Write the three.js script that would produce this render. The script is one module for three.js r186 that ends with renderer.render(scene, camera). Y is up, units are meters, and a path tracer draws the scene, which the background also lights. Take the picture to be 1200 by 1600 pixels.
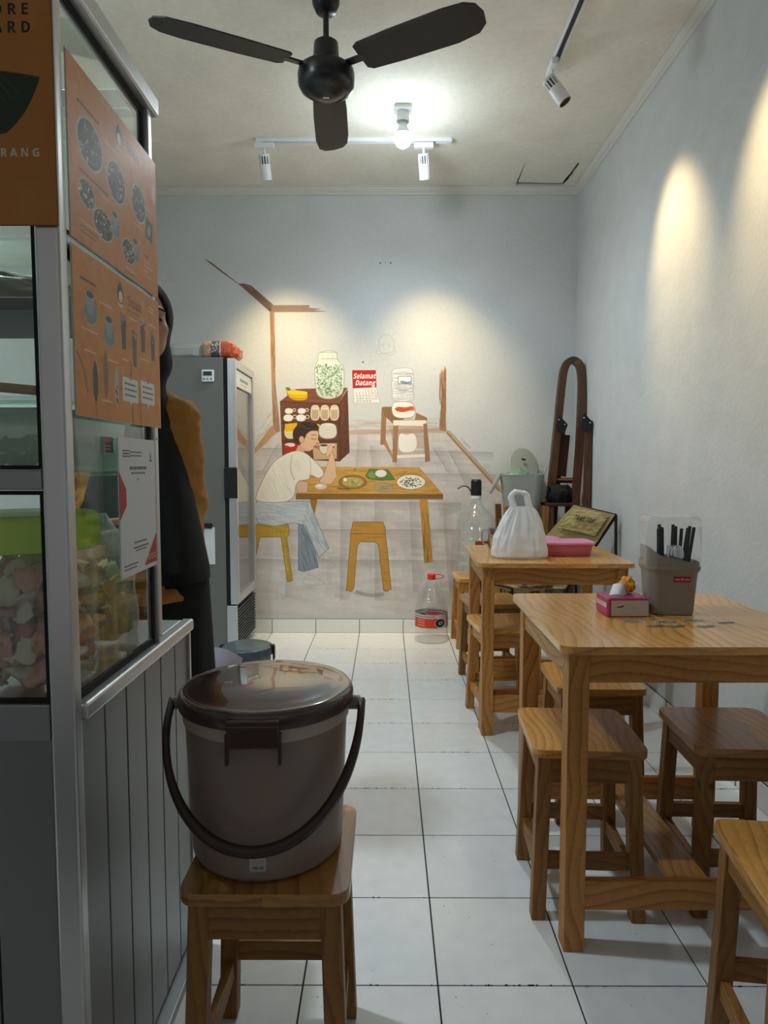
import * as THREE from 'three';
import { RoundedBoxGeometry } from 'three/addons/geometries/RoundedBoxGeometry.js';
import { ParametricGeometry } from 'three/addons/geometries/ParametricGeometry.js';
import { mergeGeometries, mergeVertices } from 'three/addons/utils/BufferGeometryUtils.js';
import { MarchingCubes } from 'three/addons/objects/MarchingCubes.js';
import { createNoise2D, createNoise3D } from 'simplex-noise';

// ------------------------------------------------------------------ camera, light, exposure
const scene = new THREE.Scene();
scene.background = new THREE.Color().setRGB(0.125, 0.122, 0.12);      // dusk in the street outside the open shop front
const camera = new THREE.PerspectiveCamera(73.56, 3 / 4, 0.05, 40);
camera.position.set(0, 1.155, 0);
camera.rotation.order = 'YXZ';
camera.rotation.set(-0.07, 0.0037, 0);
const renderer = new THREE.WebGLRenderer({ antialias: true });
renderer.toneMapping = THREE.LinearToneMapping;
renderer.toneMappingExposure = 1.75;
renderer.shadowMap.enabled = true;

const COOL = new THREE.Color().setRGB(0.8, 0.93, 1.0);
const WARM = new THREE.Color().setRGB(1.0, 0.73, 0.37);
const BULB_A = 2.5, BULB_B = 3.6, BULB_GLOW = 0.42, SPOT_WALL = 2.8, SPOT_MURAL = 3.5;

// ------------------------------------------------------------------ helpers
let seedState = 20240611;
const rnd = () => { seedState = (seedState + 0x6d2b79f5) | 0; let t = Math.imul(seedState ^ (seedState >>> 15), 1 | seedState); t = (t + Math.imul(t ^ (t >>> 7), 61 | t)) ^ t; return ((t ^ (t >>> 14)) >>> 0) / 4294967296; };
const rr = (a, b) => a + (b - a) * rnd();
const n2 = createNoise2D(rnd), n3 = createNoise3D(rnd);
const V = (x, y, z) => new THREE.Vector3(x, y, z);
const counts = {};
const numbered = (n) => { const k = counts[n] = (counts[n] ?? -1) + 1; return k ? n + '_' + String(k).padStart(3, '0') : n; };
function tag(o, label, category, group) { o.userData.label = label; o.userData.category = category; if (group) o.userData.group = group; return o; }
function thing(name, label, category, [x, y, z], turn = 0, group) {
  const g = new THREE.Group(); g.name = numbered(name); g.position.set(x, y, z); g.rotation.y = turn; scene.add(g);
  return tag(g, label, category, group);
}
function mesh(name, geo, mat, parent = scene, p) {
  const m = new THREE.Mesh(geo, mat); m.name = parent === scene ? numbered(name) : name; m.castShadow = m.receiveShadow = true;
  if (p) m.position.set(...p); parent.add(m); return m;
}
// a child whose position is given in room coordinates (for groups that are not turned)
function put(name, geo, mat, parent, [x, y, z]) { const q = parent.position; return mesh(name, geo, mat, parent, [x - q.x, y - q.y, z - q.z]); }
function struct(o) { o.userData.kind = 'structure'; return o; }
function structGroup(name) { const g = new THREE.Group(); g.name = name; scene.add(g); return struct(g); }
// uv in metres from the dominant normal, u along the grain
function metreUV(g, grain = 'x', off = [0, 0]) {
  if (g.index) g = g.toNonIndexed();
  const p = g.attributes.position, uv = new Float32Array(p.count * 2), a = V(0, 0, 0), b = V(0, 0, 0), c = V(0, 0, 0);
  for (let i = 0; i < p.count; i += 3) {
    a.fromBufferAttribute(p, i); b.fromBufferAttribute(p, i + 1); c.fromBufferAttribute(p, i + 2);
    const n = b.clone().sub(a).cross(c.clone().sub(a)); const ax = Math.abs(n.x), ay = Math.abs(n.y), az = Math.abs(n.z);
    const d = ax >= ay && ax >= az ? 'x' : ay >= az ? 'y' : 'z';
    const others = ['x', 'y', 'z'].filter((k) => k !== d);
    const gu = others.includes(grain) ? grain : others[0], gv = others.find((k) => k !== gu);
    [a, b, c].forEach((v, k) => { uv[(i + k) * 2] = v[gu] + off[0]; uv[(i + k) * 2 + 1] = v[gv] + off[1]; });
  }
  g.setAttribute('uv', new THREE.BufferAttribute(uv, 2)); return g;
}
function rbox(w, h, d, r = 0.003, seg = 2, grain) {
  const g = new RoundedBoxGeometry(w, h, d, seg, Math.min(r, w / 2.01, h / 2.01, d / 2.01));
  const gr = grain || (w >= h && w >= d ? 'x' : h >= d ? 'y' : 'z');
  return metreUV(g, gr, [rr(0, 3), rr(0, 3)]);
}
const cyl = (r0, r1, h, n = 32, open = false) => new THREE.CylinderGeometry(r0, r1, h, n, 1, open);
const lathe = (pts, n = 48) => new THREE.LatheGeometry(pts.map(([r, y]) => new THREE.Vector2(r, y)), n);
function tube(pts, r, n = 40, rs = 10, closed = false) { return new THREE.TubeGeometry(new THREE.CatmullRomCurve3(pts.map((p) => V(...p)), closed, 'centripetal'), n, r, rs, closed); }
function merge(list) { return mergeGeometries(list.map((g) => { g = g.index ? g.toNonIndexed() : g; for (const k of Object.keys(g.attributes)) if (!['position', 'normal', 'uv'].includes(k)) g.deleteAttribute(k); return g; })); }
const tr = (g, x, y, z) => g.translate(x, y, z);
// ring of rounded-rectangle points
function roundRect(w, d, r, n = 8) {
  const pts = [], c = [[w / 2 - r, d / 2 - r, 0], [-w / 2 + r, d / 2 - r, 1], [-w / 2 + r, -d / 2 + r, 2], [w / 2 - r, -d / 2 + r, 3]];
  for (const [x, z, q] of c) for (let i = 0; i <= n; i++) { const a = (q + i / n) * Math.PI / 2; pts.push([x + r * Math.cos(a), z + r * Math.sin(a)]); }
  return pts;
}
// surface through rings of equal point count: rings = [[ [x,y,z], ... ], ...]
function loft(rings, capA = false, capB = false) {
  const n = rings[0].length, pos = [], idx = [], uv = [];
  rings.forEach((r, j) => r.forEach((p, i) => { pos.push(...p); uv.push(i / n, j / (rings.length - 1)); }));
  for (let j = 0; j < rings.length - 1; j++) for (let i = 0; i < n; i++) { const a = j * n + i, b = j * n + (i + 1) % n; idx.push(a, a + n, b, b, a + n, b + n); }
  const cap = (j, flip) => { const c = [0, 0, 0]; rings[j].forEach((p) => p.forEach((v, k) => { c[k] += v / n; })); const ci = pos.length / 3; pos.push(...c); uv.push(0.5, 0.5); for (let i = 0; i < n; i++) { const a = j * n + i, b = j * n + (i + 1) % n; flip ? idx.push(ci, a, b) : idx.push(ci, b, a); } };
  if (capA) cap(0, true); if (capB) cap(rings.length - 1, false);
  const g = new THREE.BufferGeometry(); g.setAttribute('position', new THREE.Float32BufferAttribute(pos, 3)); g.setAttribute('uv', new THREE.Float32BufferAttribute(uv, 2)); g.setIndex(idx); g.computeVertexNormals(); return g;
}
const rectRing = (w, d, r, y, ox = 0, oz = 0, n = 8) => roundRect(w, d, r, n).map(([x, z]) => [x + ox, y, z + oz]);
const circRing = (r, y, n = 40, ox = 0, oz = 0, sz = 1) => Array.from({ length: n }, (_, i) => [ox + r * Math.cos(i / n * 2 * Math.PI), y, oz + r * sz * Math.sin(i / n * 2 * Math.PI)]);
function extrude(pts, depth, bevel = 0, holes = []) {
  const s = new THREE.Shape(pts.map(([x, y]) => new THREE.Vector2(x, y)));
  for (const h of holes) s.holes.push(new THREE.Path(h.map(([x, y]) => new THREE.Vector2(x, y))));
  return new THREE.ExtrudeGeometry(s, { depth, bevelEnabled: bevel > 0, bevelThickness: bevel, bevelSize: bevel, bevelSegments: 2, curveSegments: 12 });
}
function canvasTex(w, h, draw, srgb = true) {
  const c = document.createElement('canvas'); c.width = w; c.height = h; draw(c.getContext('2d'), w, h);
  const t = new THREE.CanvasTexture(c); if (srgb) t.colorSpace = THREE.SRGBColorSpace; t.anisotropy = 8; return t;
}
function dataTex(w, h, f, srgb = true) {
  const a = new Uint8Array(w * h * 4);
  for (let y = 0; y < h; y++) for (let x = 0; x < w; x++) { const v = f(x / w, y / h), i = (y * w + x) * 4; a[i] = v[0]; a[i + 1] = v[1]; a[i + 2] = v[2]; a[i + 3] = 255; }
  const t = new THREE.DataTexture(a, w, h, THREE.RGBAFormat); t.wrapS = t.wrapT = THREE.RepeatWrapping; t.magFilter = THREE.LinearFilter; t.minFilter = THREE.LinearMipmapLinearFilter; t.generateMipmaps = true; if (srgb) t.colorSpace = THREE.SRGBColorSpace; t.needsUpdate = true; return t;
}
const clamp = (v) => Math.max(0, Math.min(255, v));
const std = (color, roughness = 0.6, metalness = 0, extra = {}) => new THREE.MeshStandardMaterial({ color, roughness, metalness, ...extra });
const phys = (o) => new THREE.MeshPhysicalMaterial(o);

// ------------------------------------------------------------------ procedural materials
function woodTex(seed, base, dark, ringF = 26, amp = 0.05) {
  const knots = Array.from({ length: 4 }, (_, i) => [rnd(), (i + rnd()) * 0.125, rr(0.012, 0.022)]);
  return dataTex(1024, 512, (u, v) => {
    const x = u, y = v * 0.5, tx = Math.cos(x * 6.2832) * 0.16, ty = Math.sin(x * 6.2832) * 0.16;
    let w = n3(tx * 2 + seed, ty * 2, y * 4) * amp + n3(tx * 6, ty * 6 + seed, y * 13) * amp * 0.16, knot = 0;
    for (const [ku, kv, kr] of knots) { let du = Math.abs(x - ku); du = Math.min(du, 1 - du); let dv = y - kv; dv -= Math.round(dv / 0.5) * 0.5; const q = du * du / (kr * kr * 9) + dv * dv / (kr * kr); w += Math.sign(dv || 1) * -kr * 0.9 * Math.exp(-q * 0.5); knot = Math.max(knot, Math.exp(-(du * du / 2.2 + dv * dv) / (kr * kr * 0.09))); }
    const r = (y + w) * ringF, f = r - Math.floor(r);
    const late = Math.pow(f, 3.2) * (0.65 + 0.35 * n2(Math.floor(r) * 3.1 + seed, 1));
    const fib = n3(tx * 30, ty * 30, y * 420 + seed) * 0.5 + n3(tx * 60, ty * 60 + 3, y * 190) * 0.5;
    const tone = 1 + n3(tx * 2 + seed * 2, ty * 2, y * 6) * 0.07 + fib * 0.06;
    return base.map((b, k) => clamp((b + (dark[k] - b) * late * 0.9) * tone * (1 - knot * 0.55)));
  });
}
const texPine = woodTex(1.3, [228, 184, 118], [166, 108, 50], 74, 0.02);
const texStool = woodTex(7.7, [208, 164, 100], [142, 98, 52], 80, 0.02);
const texDark = woodTex(4.1, [98, 66, 42], [58, 36, 22], 34, 0.04);
const texFibre = dataTex(256, 256, (u, v) => { const a = 128 + 90 * n3(Math.cos(u * 6.283) * 3, Math.sin(u * 6.283) * 3, v * 90); return [a, a, a]; }, false);
const wood = (map, color, rough, coat = 0) => phys({ map, color, roughness: rough, clearcoat: coat, clearcoatRoughness: 0.18, bumpMap: texFibre, bumpScale: 0.0002 });
const M = {};
M.pineTop = wood(texPine, '#fde6bf', 0.28, 0.6);
M.pineFrame = wood(texPine, '#dcc096', 0.55, 0.08);
M.pineGrey = wood(texPine, '#cfc2ae', 0.55, 0.1);
M.stoolGold = wood(texStool, '#ffe6b4', 0.38, 0.4);
M.stoolRed = wood(texStool, '#d8c2a2', 0.36, 0.45);
M.stoolGrey = wood(texStool, '#d4beb0', 0.5, 0.15);
M.stoolFrame = wood(texStool, '#b8a47e', 0.58, 0.05);
M.darkWood = wood(texDark, '#e2cdb6', 0.55, 0.1);
M.alu = std('#d4d5d6', 0.33, 0.8);
M.aluDull = std('#9fa2a4', 0.42, 0.75);
M.panel = std('#8c8e8d', 0.42, 0.55, { bumpMap: texFibre, bumpScale: 0.0002 });
M.black = std('#0d0d0e', 0.5);
M.blackSoft = std('#141415', 0.75);
M.rubber = std('#101011', 0.8);
M.white = std('#e9eaec', 0.4);
M.whiteMatte = std('#dfe0df', 0.7);
M.chrome = std('#d6d8da', 0.18, 1);
M.glassPane = phys({ color: '#f3faf7', roughness: 0.02, metalness: 0, transmission: 1, thickness: 0, ior: 1.5, specularIntensity: 1 });
M.clear = phys({ color: '#fbfcfc', roughness: 0.03, transmission: 1, thickness: 0, ior: 1.5 });
M.clearBlue = phys({ color: '#f8fafa', roughness: 0.04, transmission: 1, thickness: 0, ior: 1.75 });
M.film = phys({ color: '#e8e8e6', roughness: 0.25, transmission: 0.85, thickness: 0, ior: 1.3 });

const plasterBump = dataTex(512, 512, (u, v) => {
  const s = (f, o) => n3(Math.cos(u * 6.283) * f + o, Math.sin(u * 6.283) * f, 0) ;
  const a = n3(u * 34, v * 34, 2) * 0.5 + n3(u * 90, v * 90, 5) * 0.3 + n3(u * 10, v * 10, 9) * 0.4;
  const val = 128 + 70 * a; return [val, val, val];
}, false);
const wallMap = dataTex(512, 512, (u, v) => { const a = n3(u * 5, v * 5, 1) * 3 + n3(u * 40, v * 40, 3) * 2.2; return [clamp(203 + a), clamp(206 + a), clamp(206 + a)]; });
M.wall = std('#ffffff', 0.82, 0, { map: wallMap, bumpMap: plasterBump, bumpScale: 0.0014 });
const ceilMap = dataTex(512, 512, (u, v) => { const a = n3(u * 3, v * 3, 21) * 5 + n3(u * 22, v * 22, 23) * 3 + n3(u * 80, v * 80, 27) * 2; return [clamp(236 + a), clamp(231 + a), clamp(217 + a)]; });
M.ceiling = std('#ffffff', 0.85, 0, { map: ceilMap, bumpMap: plasterBump, bumpScale: 0.002 });
M.trim = std('#d6d4cb', 0.7);
const tileMaps = [0, 1, 2].map((k) => canvasTex(256, 256, (c, w, h) => {
  const im = c.createImageData(w, h);
  for (let y = 0; y < h; y++) for (let x = 0; x < w; x++) { const a = n3(x / 60, y / 60, k * 7) * 3 + n3(x / 9, y / 9, k * 5 + 2) * 1.6, i = (y * w + x) * 4; im.data[i] = 238 + a; im.data[i + 1] = 240 + a; im.data[i + 2] = 241 + a; im.data[i + 3] = 255; }
  c.putImageData(im, 0, 0); c.fillStyle = 'rgba(40,36,32,0.85)';
  for (let i = 0; i < 2 + k * 2; i++) { c.beginPath(); c.ellipse(rr(10, 246), rr(10, 246), rr(0.4, 1.2), rr(0.4, 1.7), rr(0, 3), 0, 7); c.fill(); }
  for (let i = 0; i < 5 + k * 5; i++) { const x = rr(0, 256); c.beginPath(); c.ellipse(x, k % 2 ? 255 : 1, rr(0.8, 4), rr(0.6, 2.2), 0, 0, 7); c.fill(); }   // chipped, dirty edges
}));
M.tiles = tileMaps.map((map, i) => phys({ map, color: ['#ffffff', '#f8fafb', '#fbfaf7'][i], roughness: 0.17, clearcoat: 0.3, clearcoatRoughness: 0.05 }));
M.grout = std('#24221f', 0.9);
M.skirt = phys({ color: '#fbfbf8', roughness: 0.25, map: tileMaps[0] });

// ------------------------------------------------------------------ the room
const XL = -1.75, XR = 1.262, ZB = -4.64, ZF = 1.0, HC = 2.965;
{ // floor: tiles of 30 cm over a dark grouted slab
  const floor = structGroup('floor');
  mesh('slab', new THREE.BoxGeometry(XR - XL + 0.2, 0.1, ZF - ZB + 1.2), M.grout, floor, [(XL + XR) / 2, -0.053, (ZF + ZB) / 2 + 0.4]);
  const tw = 0.3, td = 0.3085, gap = 0.0034, x0 = 0.1145, z0 = -1.4445;
  const cache = {};
  const tileGeo = (w, d) => { const k = w.toFixed(3) + d.toFixed(3); if (!cache[k]) { const g = new RoundedBoxGeometry(w, 0.008, d, 1, 0.0012); const p = g.attributes.position, uv = g.attributes.uv; for (let i = 0; i < p.count; i++) uv.setXY(i, p.getX(i) / tw + 0.5, p.getZ(i) / td + 0.5); cache[k] = g; } return cache[k]; };
  for (let r = -4; r <= 11; r++) for (let c = -7; c <= 4; c++) {
    let xa = x0 + c * tw, xb = xa + tw, zb = z0 - (r - 0) * td, za = zb - td;      // tile from za (far) to zb (near)
    xa = Math.max(xa, XL); xb = Math.min(xb, XR); za = Math.max(za, ZB); zb = Math.min(zb, ZF);
    if (xb - xa < 0.012 || zb - za < 0.012) continue;
    mesh('tile', tileGeo(xb - xa - gap, zb - za - gap), M.tiles[Math.floor(rnd() * 3)], floor, [(xa + xb) / 2, -0.004 + rr(-0.0003, 0), (za + zb) / 2]);
  }
}
function wallBox(name, w, h, d, x, y, z, mat) { return struct(mesh(name, metreUV(new THREE.BoxGeometry(w, h, d), 'x'), mat, scene, [x, y, z])); }
wallBox('wall_right', 0.12, HC, ZF - ZB + 0.12, XR + 0.06, HC / 2, (ZF + ZB) / 2 - 0.06, M.wall);
wallBox('wall_left', 0.12, HC, ZF - ZB + 0.12, XL - 0.06, HC / 2, (ZF + ZB) / 2 - 0.06, M.wall);
wallBox('wall_front', XR - XL, 0.5, 0.12, (XL + XR) / 2, HC - 0.25, ZF - 0.06, M.wall);          // header over the open shop front
{ // ceiling board with the loose hatch near the far right corner
  const ceil = structGroup('ceiling');
  const hole = [[0.838, -4.598], [1.150, -4.603], [1.158, -4.56], [1.163, -4.53], [1.160, -4.49], [1.167, -4.45], [1.163, -4.40], [1.168, -4.33], [1.164, -4.268], [0.834, -4.266]];
  const out = [[XL - 0.12, ZB - 0.12], [XR + 0.12, ZB - 0.12], [XR + 0.12, ZF], [XL - 0.12, ZF]];
  const g = extrude(out.map(([x, z]) => [x, -z]).reverse(), 0.012, 0, [hole.map(([x, z]) => [x, -z])]); g.rotateX(-Math.PI / 2);
  const cg = metreUV(g, 'x'); mesh('ceiling_board', cg, M.ceiling, ceil, [0, HC, 0]);
  const hp = [[0.85, -4.562], [1.135, -4.576], [1.139, -4.5], [1.148, -4.42], [1.153, -4.276], [0.838, -4.270]];
  const hg = extrude(hp.map(([x, z]) => [x, -z]), 0.008, 0.001); hg.rotateX(-Math.PI / 2);
  mesh('hatch_panel', metreUV(hg, 'x'), M.ceiling, ceil, [0, HC + 0.004, 0]).rotation.x = 0.0;
  const dk = std('#a39b8c', 0.95); for (const [w, d, x, z] of [[0.5, 0.02, 1.0, -4.64], [0.5, 0.02, 1.0, -4.2], [0.02, 0.46, 0.78, -4.42], [0.02, 0.46, 1.22, -4.42]]) mesh('cavity_side', new THREE.BoxGeometry(w, 0.12, d), dk, ceil, [x, HC + 0.073, z]);
  mesh('cavity_top', new THREE.BoxGeometry(0.5, 0.02, 0.5), dk, ceil, [1.0, HC + 0.14, -4.42]);
  mesh('roof_slab', new THREE.BoxGeometry(XR - XL + 0.3, 0.1, ZF - ZB + 0.2), std('#a39b8c', 0.95), ceil, [(XL + XR) / 2, HC + 0.2, (ZF + ZB) / 2]);
}
{ // plaster cornices
  const prof = [[0, 0], [0.045, 0], [0.045, -0.006], [0.036, -0.008], [0.034, -0.016], [0.02, -0.03], [0.012, -0.034], [0.01, -0.046], [0, -0.048]];
  const gb = extrude(prof, XR - XL); gb.rotateY(Math.PI / 2);           // profile x -> -z
  const b = mesh('trim_1', gb, M.trim, scene, [XL, HC, ZB]); b.scale.z = -1; struct(b);
  b.scale.z = 1; gb.scale(1, 1, -1); gb.index || flip(gb); gb.computeVertexNormals();
  const gr = extrude(prof.map(([x, y]) => [-x, y]).reverse(), ZF - ZB); struct(mesh('trim_2', gr, M.trim, scene, [XR, HC, ZB]));
  const gl = extrude(prof, ZF - ZB); struct(mesh('trim_3', gl, M.trim, scene, [XL, HC, ZB]));
}
function flip(g) { const p = g.attributes.position; for (let i = 0; i < p.count; i += 3) for (const k of ['X', 'Y', 'Z']) { const t = p['get' + k](i + 1); p['set' + k](i + 1, p['get' + k](i + 2)); p['set' + k](i + 2, t); } }
{ // skirting tiles
  const bb = structGroup('baseboard_back'), br = structGroup('baseboard_right');
  const gb = rbox(0.2965, 0.09, 0.008, 0.0015, 1), gr = rbox(0.008, 0.09, 0.2965, 0.0015, 1);
  mesh('grout_bed', new THREE.BoxGeometry(XR - XL, 0.092, 0.006), M.grout, bb, [(XL + XR) / 2, 0.046, ZB + 0.002]);
  mesh('grout_bed', new THREE.BoxGeometry(0.006, 0.092, ZF - ZB), M.grout, br, [XR - 0.002, 0.046, (ZF + ZB) / 2]);
  for (let i = -5; i <= 3; i++) { const xa = Math.max(XL, 0.1145 + i * 0.3), xb = Math.min(XR - 0.006, xa + 0.3); if (xb - xa > 0.02) mesh('tile', xb - xa > 0.29 ? gb : rbox(xb - xa - 0.0035, 0.09, 0.008, 0.0015, 1), M.skirt, bb, [(xa + xb) / 2, 0.0465, ZB + 0.006]); }
  for (let i = 0; i < 18; i++) { const zb = -4.55 + 0.3085 * i + 0.3085; if (zb < ZF) mesh('tile', gr, M.skirt, br, [XR - 0.006, 0.0465, zb - 0.154]); }
}

// ------------------------------------------------------------------ back wall and its hand-painted mural
{
  const W = 2048, H = 2048, ww = XR - XL, hh = HC;
  // measured positions of the painting: k maps a survey grid (x right, y down) to wall metres
  const PX = (x, y) => { const s = 0.004236 + (y - 405) * 2.8e-7; const X = (x - 604) * s + 0.001, Y = 2.508 - (y - 405) * 0.004148 - 0.0000001 * (y - 405) * (y - 405) * 0.2; return [(X - XL) / ww * W, (1 - Y / hh) * H]; };
  const tex = canvasTex(W, H, (c) => {
    c.fillStyle = 'rgb(204,207,207)'; c.fillRect(0, 0, W, H);
    const im = c.getImageData(0, 0, W, H), d = im.data;
    for (let y = 0; y < H; y++) for (let x = 0; x < W; x++) { const a = n2(x / 300, y / 300) * 3 + n2(x / 24, y / 24) * 2, i = (y * W + x) * 4; d[i] += a; d[i + 1] += a; d[i + 2] += a; }
    c.putImageData(im, 0, 0);
    const poly = (pts, fill, stroke, lw = 1) => { c.beginPath(); pts.forEach(([x, y], i) => { const q = PX(x, y); i ? c.lineTo(...q) : c.moveTo(...q); }); if (fill) { c.closePath(); c.fillStyle = fill; c.fill(); } if (stroke) { c.strokeStyle = stroke; c.lineWidth = lw * 2.9; c.stroke(); } };
    const curve = (pts, fill, stroke, lw = 1, close = true) => { const q = pts.map((p) => PX(...p)), n = q.length; c.beginPath(); if (close) { const m = (a, b) => [(a[0] + b[0]) / 2, (a[1] + b[1]) / 2]; let s = m(q[n - 1], q[0]); c.moveTo(...s); for (let i = 0; i < n; i++) c.quadraticCurveTo(...q[i], ...m(q[i], q[(i + 1) % n])); c.closePath(); } else { c.moveTo(...q[0]); for (let i = 1; i < n - 1; i++) c.quadraticCurveTo(...q[i], (q[i][0] + q[i + 1][0]) / 2, (q[i][1] + q[i + 1][1]) / 2); c.lineTo(...q[n - 1]); } if (fill) { c.fillStyle = fill; c.fill(); } if (stroke) { c.strokeStyle = stroke; c.lineWidth = lw * 2.9; c.stroke(); } };
    const ell = (x, y, rx, ry, fill, stroke, lw = 1, rot = 0) => { const q = PX(x, y); c.beginPath(); c.ellipse(q[0], q[1], rx * 2.93, ry * 2.88, rot, 0, 7); if (fill) { c.fillStyle = fill; c.fill(); } if (stroke) { c.strokeStyle = stroke; c.lineWidth = lw * 2.9; c.stroke(); } };
    const line = (x0, y0, x1, y1, s, lw = 1) => poly([[x0, y0], [x1, y1]], null, s, lw);
    // brush wash clipped to a polygon
    const wash = (pts, col, n, len, dir, a = 0.15, lw = 3) => { c.save(); c.beginPath(); pts.forEach((p, i) => { const q = PX(...p); i ? c.lineTo(...q) : c.moveTo(...q); }); c.closePath(); c.clip(); let x0 = 1e9, x1 = -1e9, y0 = 1e9, y1 = -1e9; pts.forEach(([x, y]) => { x0 = Math.min(x0, x); x1 = Math.max(x1, x); y0 = Math.min(y0, y); y1 = Math.max(y1, y); }); for (let i = 0; i < n; i++) { const x = rr(x0, x1), y = rr(y0, y1), l = rr(0.4, 1) * len, t = dir + rr(-0.12, 0.12); c.globalAlpha = a * rr(0.4, 1.2); line(x, y, x + Math.cos(t) * l, y + Math.sin(t) * l, col, lw * rr(0.4, 1.2)); } c.restore(); c.globalAlpha = 1; };
    // floor tiles of the painted room
    const FL = [[398, 722], [432, 680], [698, 678], [776, 775], [792, 790], [720, 800], [720, 978], [400, 978]];
    poly(FL, 'rgba(205,196,192,0.72)');
    wash(FL, '#8d7f7c', 420, 40, 0.05, 0.05, 6); wash(FL, '#b6a3a0', 300, 30, 1.4, 0.06, 7); wash(FL, '#f3eeea', 420, 36, 0.2, 0.13, 8); wash([[400, 880], [720, 880], [720, 978], [400, 978]], '#dcdcda', 500, 50, 0.05, 0.16, 10); wash([[470, 800], [700, 800], [700, 950], [470, 950]], '#8f8c8c', 160, 34, 1.5, 0.07, 12); wash([[400, 700], [770, 712], [720, 955], [400, 955]], '#8e8786', 90, 60, 0.02, 0.09, 11);
    for (const [a, b] of [[[400, 705], [770, 712]], [[400, 742], [775, 748]], [[400, 792], [720, 794]], [[400, 838], [720, 838]], [[400, 887], [716, 889]]]) { line(...a, ...b, 'rgba(110,104,104,0.5)', 0.9); for (const o of [2, 4, 7]) line(a[0], a[1] + o, b[0], b[1] + o, 'rgba(120,114,110,0.085)', o * 1.6); }
    for (const [a, b] of [[[432, 700], [410, 742]], [[560, 680], [556, 735]], [[578, 700], [582, 735]], [[612, 680], [618, 735]], [[676, 705], [700, 745]], [[700, 708], [740, 790]], [[533, 790], [532, 955]], [[586, 790], [586, 955]], [[640, 790], [646, 940]], [[692, 795], [702, 940]], [[450, 800], [446, 950]]]) { line(...a, ...b, 'rgba(112,108,108,0.4)', 1.0); for (const o of [2, 5, 8]) line(a[0] + o, a[1], b[0] + o, b[1], 'rgba(120,114,110,0.075)', o * 1.6); }
    poly([[684, 796], [720, 794], [736, 800], [688, 818]], 'rgba(150,145,145,0.25)'); poly([[705, 850], [718, 848], [716, 950], [702, 950]], 'rgba(140,138,140,0.22)');
    // corner beams, brown
    const beam = 'rgb(150,112,84)';
    poly([[318, 404], [330, 410], [372, 443], [382, 443], [392, 446], [426, 476], [424, 490], [402, 470], [375, 446], [345, 425]], 'rgb(120,94,78)'); wash([[372, 443], [392, 446], [426, 476], [424, 490], [400, 470]], '#8f7460', 60, 20, 0.7, 0.3, 3);
    poly([[424, 477], [484, 477], [482, 481], [502, 483], [490, 485], [512, 487], [488, 488], [424, 488]], 'rgb(150,128,112)');
    poly([[421, 487], [428, 487], [430, 560], [430, 600], [438, 678], [427, 682], [424, 600]], 'rgb(172,138,106)'); wash([[421, 487], [428, 487], [430, 600], [438, 678], [427, 682], [424, 600]], '#7e5a3c', 80, 40, 1.55, 0.3, 2);
    poly([[397, 715], [398, 705], [425, 668], [432, 680]], 'rgb(184,150,118)'); wash([[397, 722], [398, 690], [425, 640], [436, 680]], '#b58a66', 120, 22, -0.9, 0.16, 4);
    poly([[688, 586], [690, 578], [692, 584], [695, 573], [697, 580], [696, 678], [686, 676], [690, 620]], 'rgb(176,136,104)'); wash([[686, 586], [697, 576], [697, 678], [686, 676]], '#7a5236', 70, 40, 1.55, 0.32, 2);
    poly([[540, 676], [698, 672], [698, 680], [540, 683]], 'rgba(180,140,110,0.5)'); wash([[540, 660], [698, 655], [698, 680], [540, 683]], '#a88468', 150, 30, 0, 0.12, 3);
    poly([[694, 678], [702, 676], [782, 768], [790, 782], [776, 774]], 'rgb(190,166,138)'); line(698, 680, 780, 774, 'rgb(130,100,74)', 1.5); wash([[696, 678], [712, 676], [790, 770], [790, 785]], '#9a7a58', 110, 16, 0.85, 0.2, 3);
    // cupboard
    poly([[437, 630], [462, 610], [543, 608], [528, 634]], 'rgb(120,74,52)'); poly([[528, 634], [543, 610], [546, 712], [531, 726]], 'rgb(104,62,42)'); poly([[437, 630], [528, 634], [531, 726], [441, 722]], 'rgb(112,68,48)');
    wash([[437, 630], [528, 634], [531, 726], [441, 722]], '#5e3524', 160, 30, 0, 0.3, 2); wash([[528, 634], [543, 610], [546, 712], [531, 726]], '#4c2a1c', 80, 40, 1.5, 0.35, 2); wash([[437, 630], [462, 610], [543, 608], [528, 634]], '#8d5a40', 60, 40, 0, 0.35, 2);
    for (const y of [664, 694]) { poly([[440, y - 2], [528, y - 2], [528, y + 2], [440, y + 2]], 'rgb(92,54,38)'); }
    poly([[437, 630], [528, 634], [531, 726], [441, 722]], null, 'rgb(60,34,24)', 0.9);
    const mug = (x, y, s) => { curve([[x - 6 * s, y], [x - 6 * s, y - 9 * s], [x + 6 * s, y - 9 * s], [x + 6 * s, y]], '#f3f0e6', 'rgba(90,70,50,.6)', 0.5); ell(x + 8 * s, y - 6 * s, 2.2 * s, 2.2 * s, null, '#f3f0e6', 1); };
    for (const x of [450, 470]) { mug(x, 662, 1.25); mug(x + 1, 650, 1.05); }
    for (const x of [492, 507, 522]) { curve([[x - 7, 660], [x - 6, 640], [x - 3, 636], [x + 4, 636], [x + 7, 641], [x + 7, 660]], '#d9c3a4', '#f6efdf', 0.9); poly([[x - 5, 644], [x + 5, 644], [x + 5, 658], [x - 5, 658]], 'rgba(150,110,80,.35)'); line(x - 6, 641, x + 6, 641, '#fff8e8', 0.8); }
    curve([[444, 690], [444, 668], [464, 664], [464, 690]], '#e8d69a', '#c9a02c', 0.5); poly([[445, 666], [464, 664], [463, 677], [445, 678]], '#e6b41e'); curve([[486, 670], [500, 664], [500, 676], [488, 678]], '#e6b41e');
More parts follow.
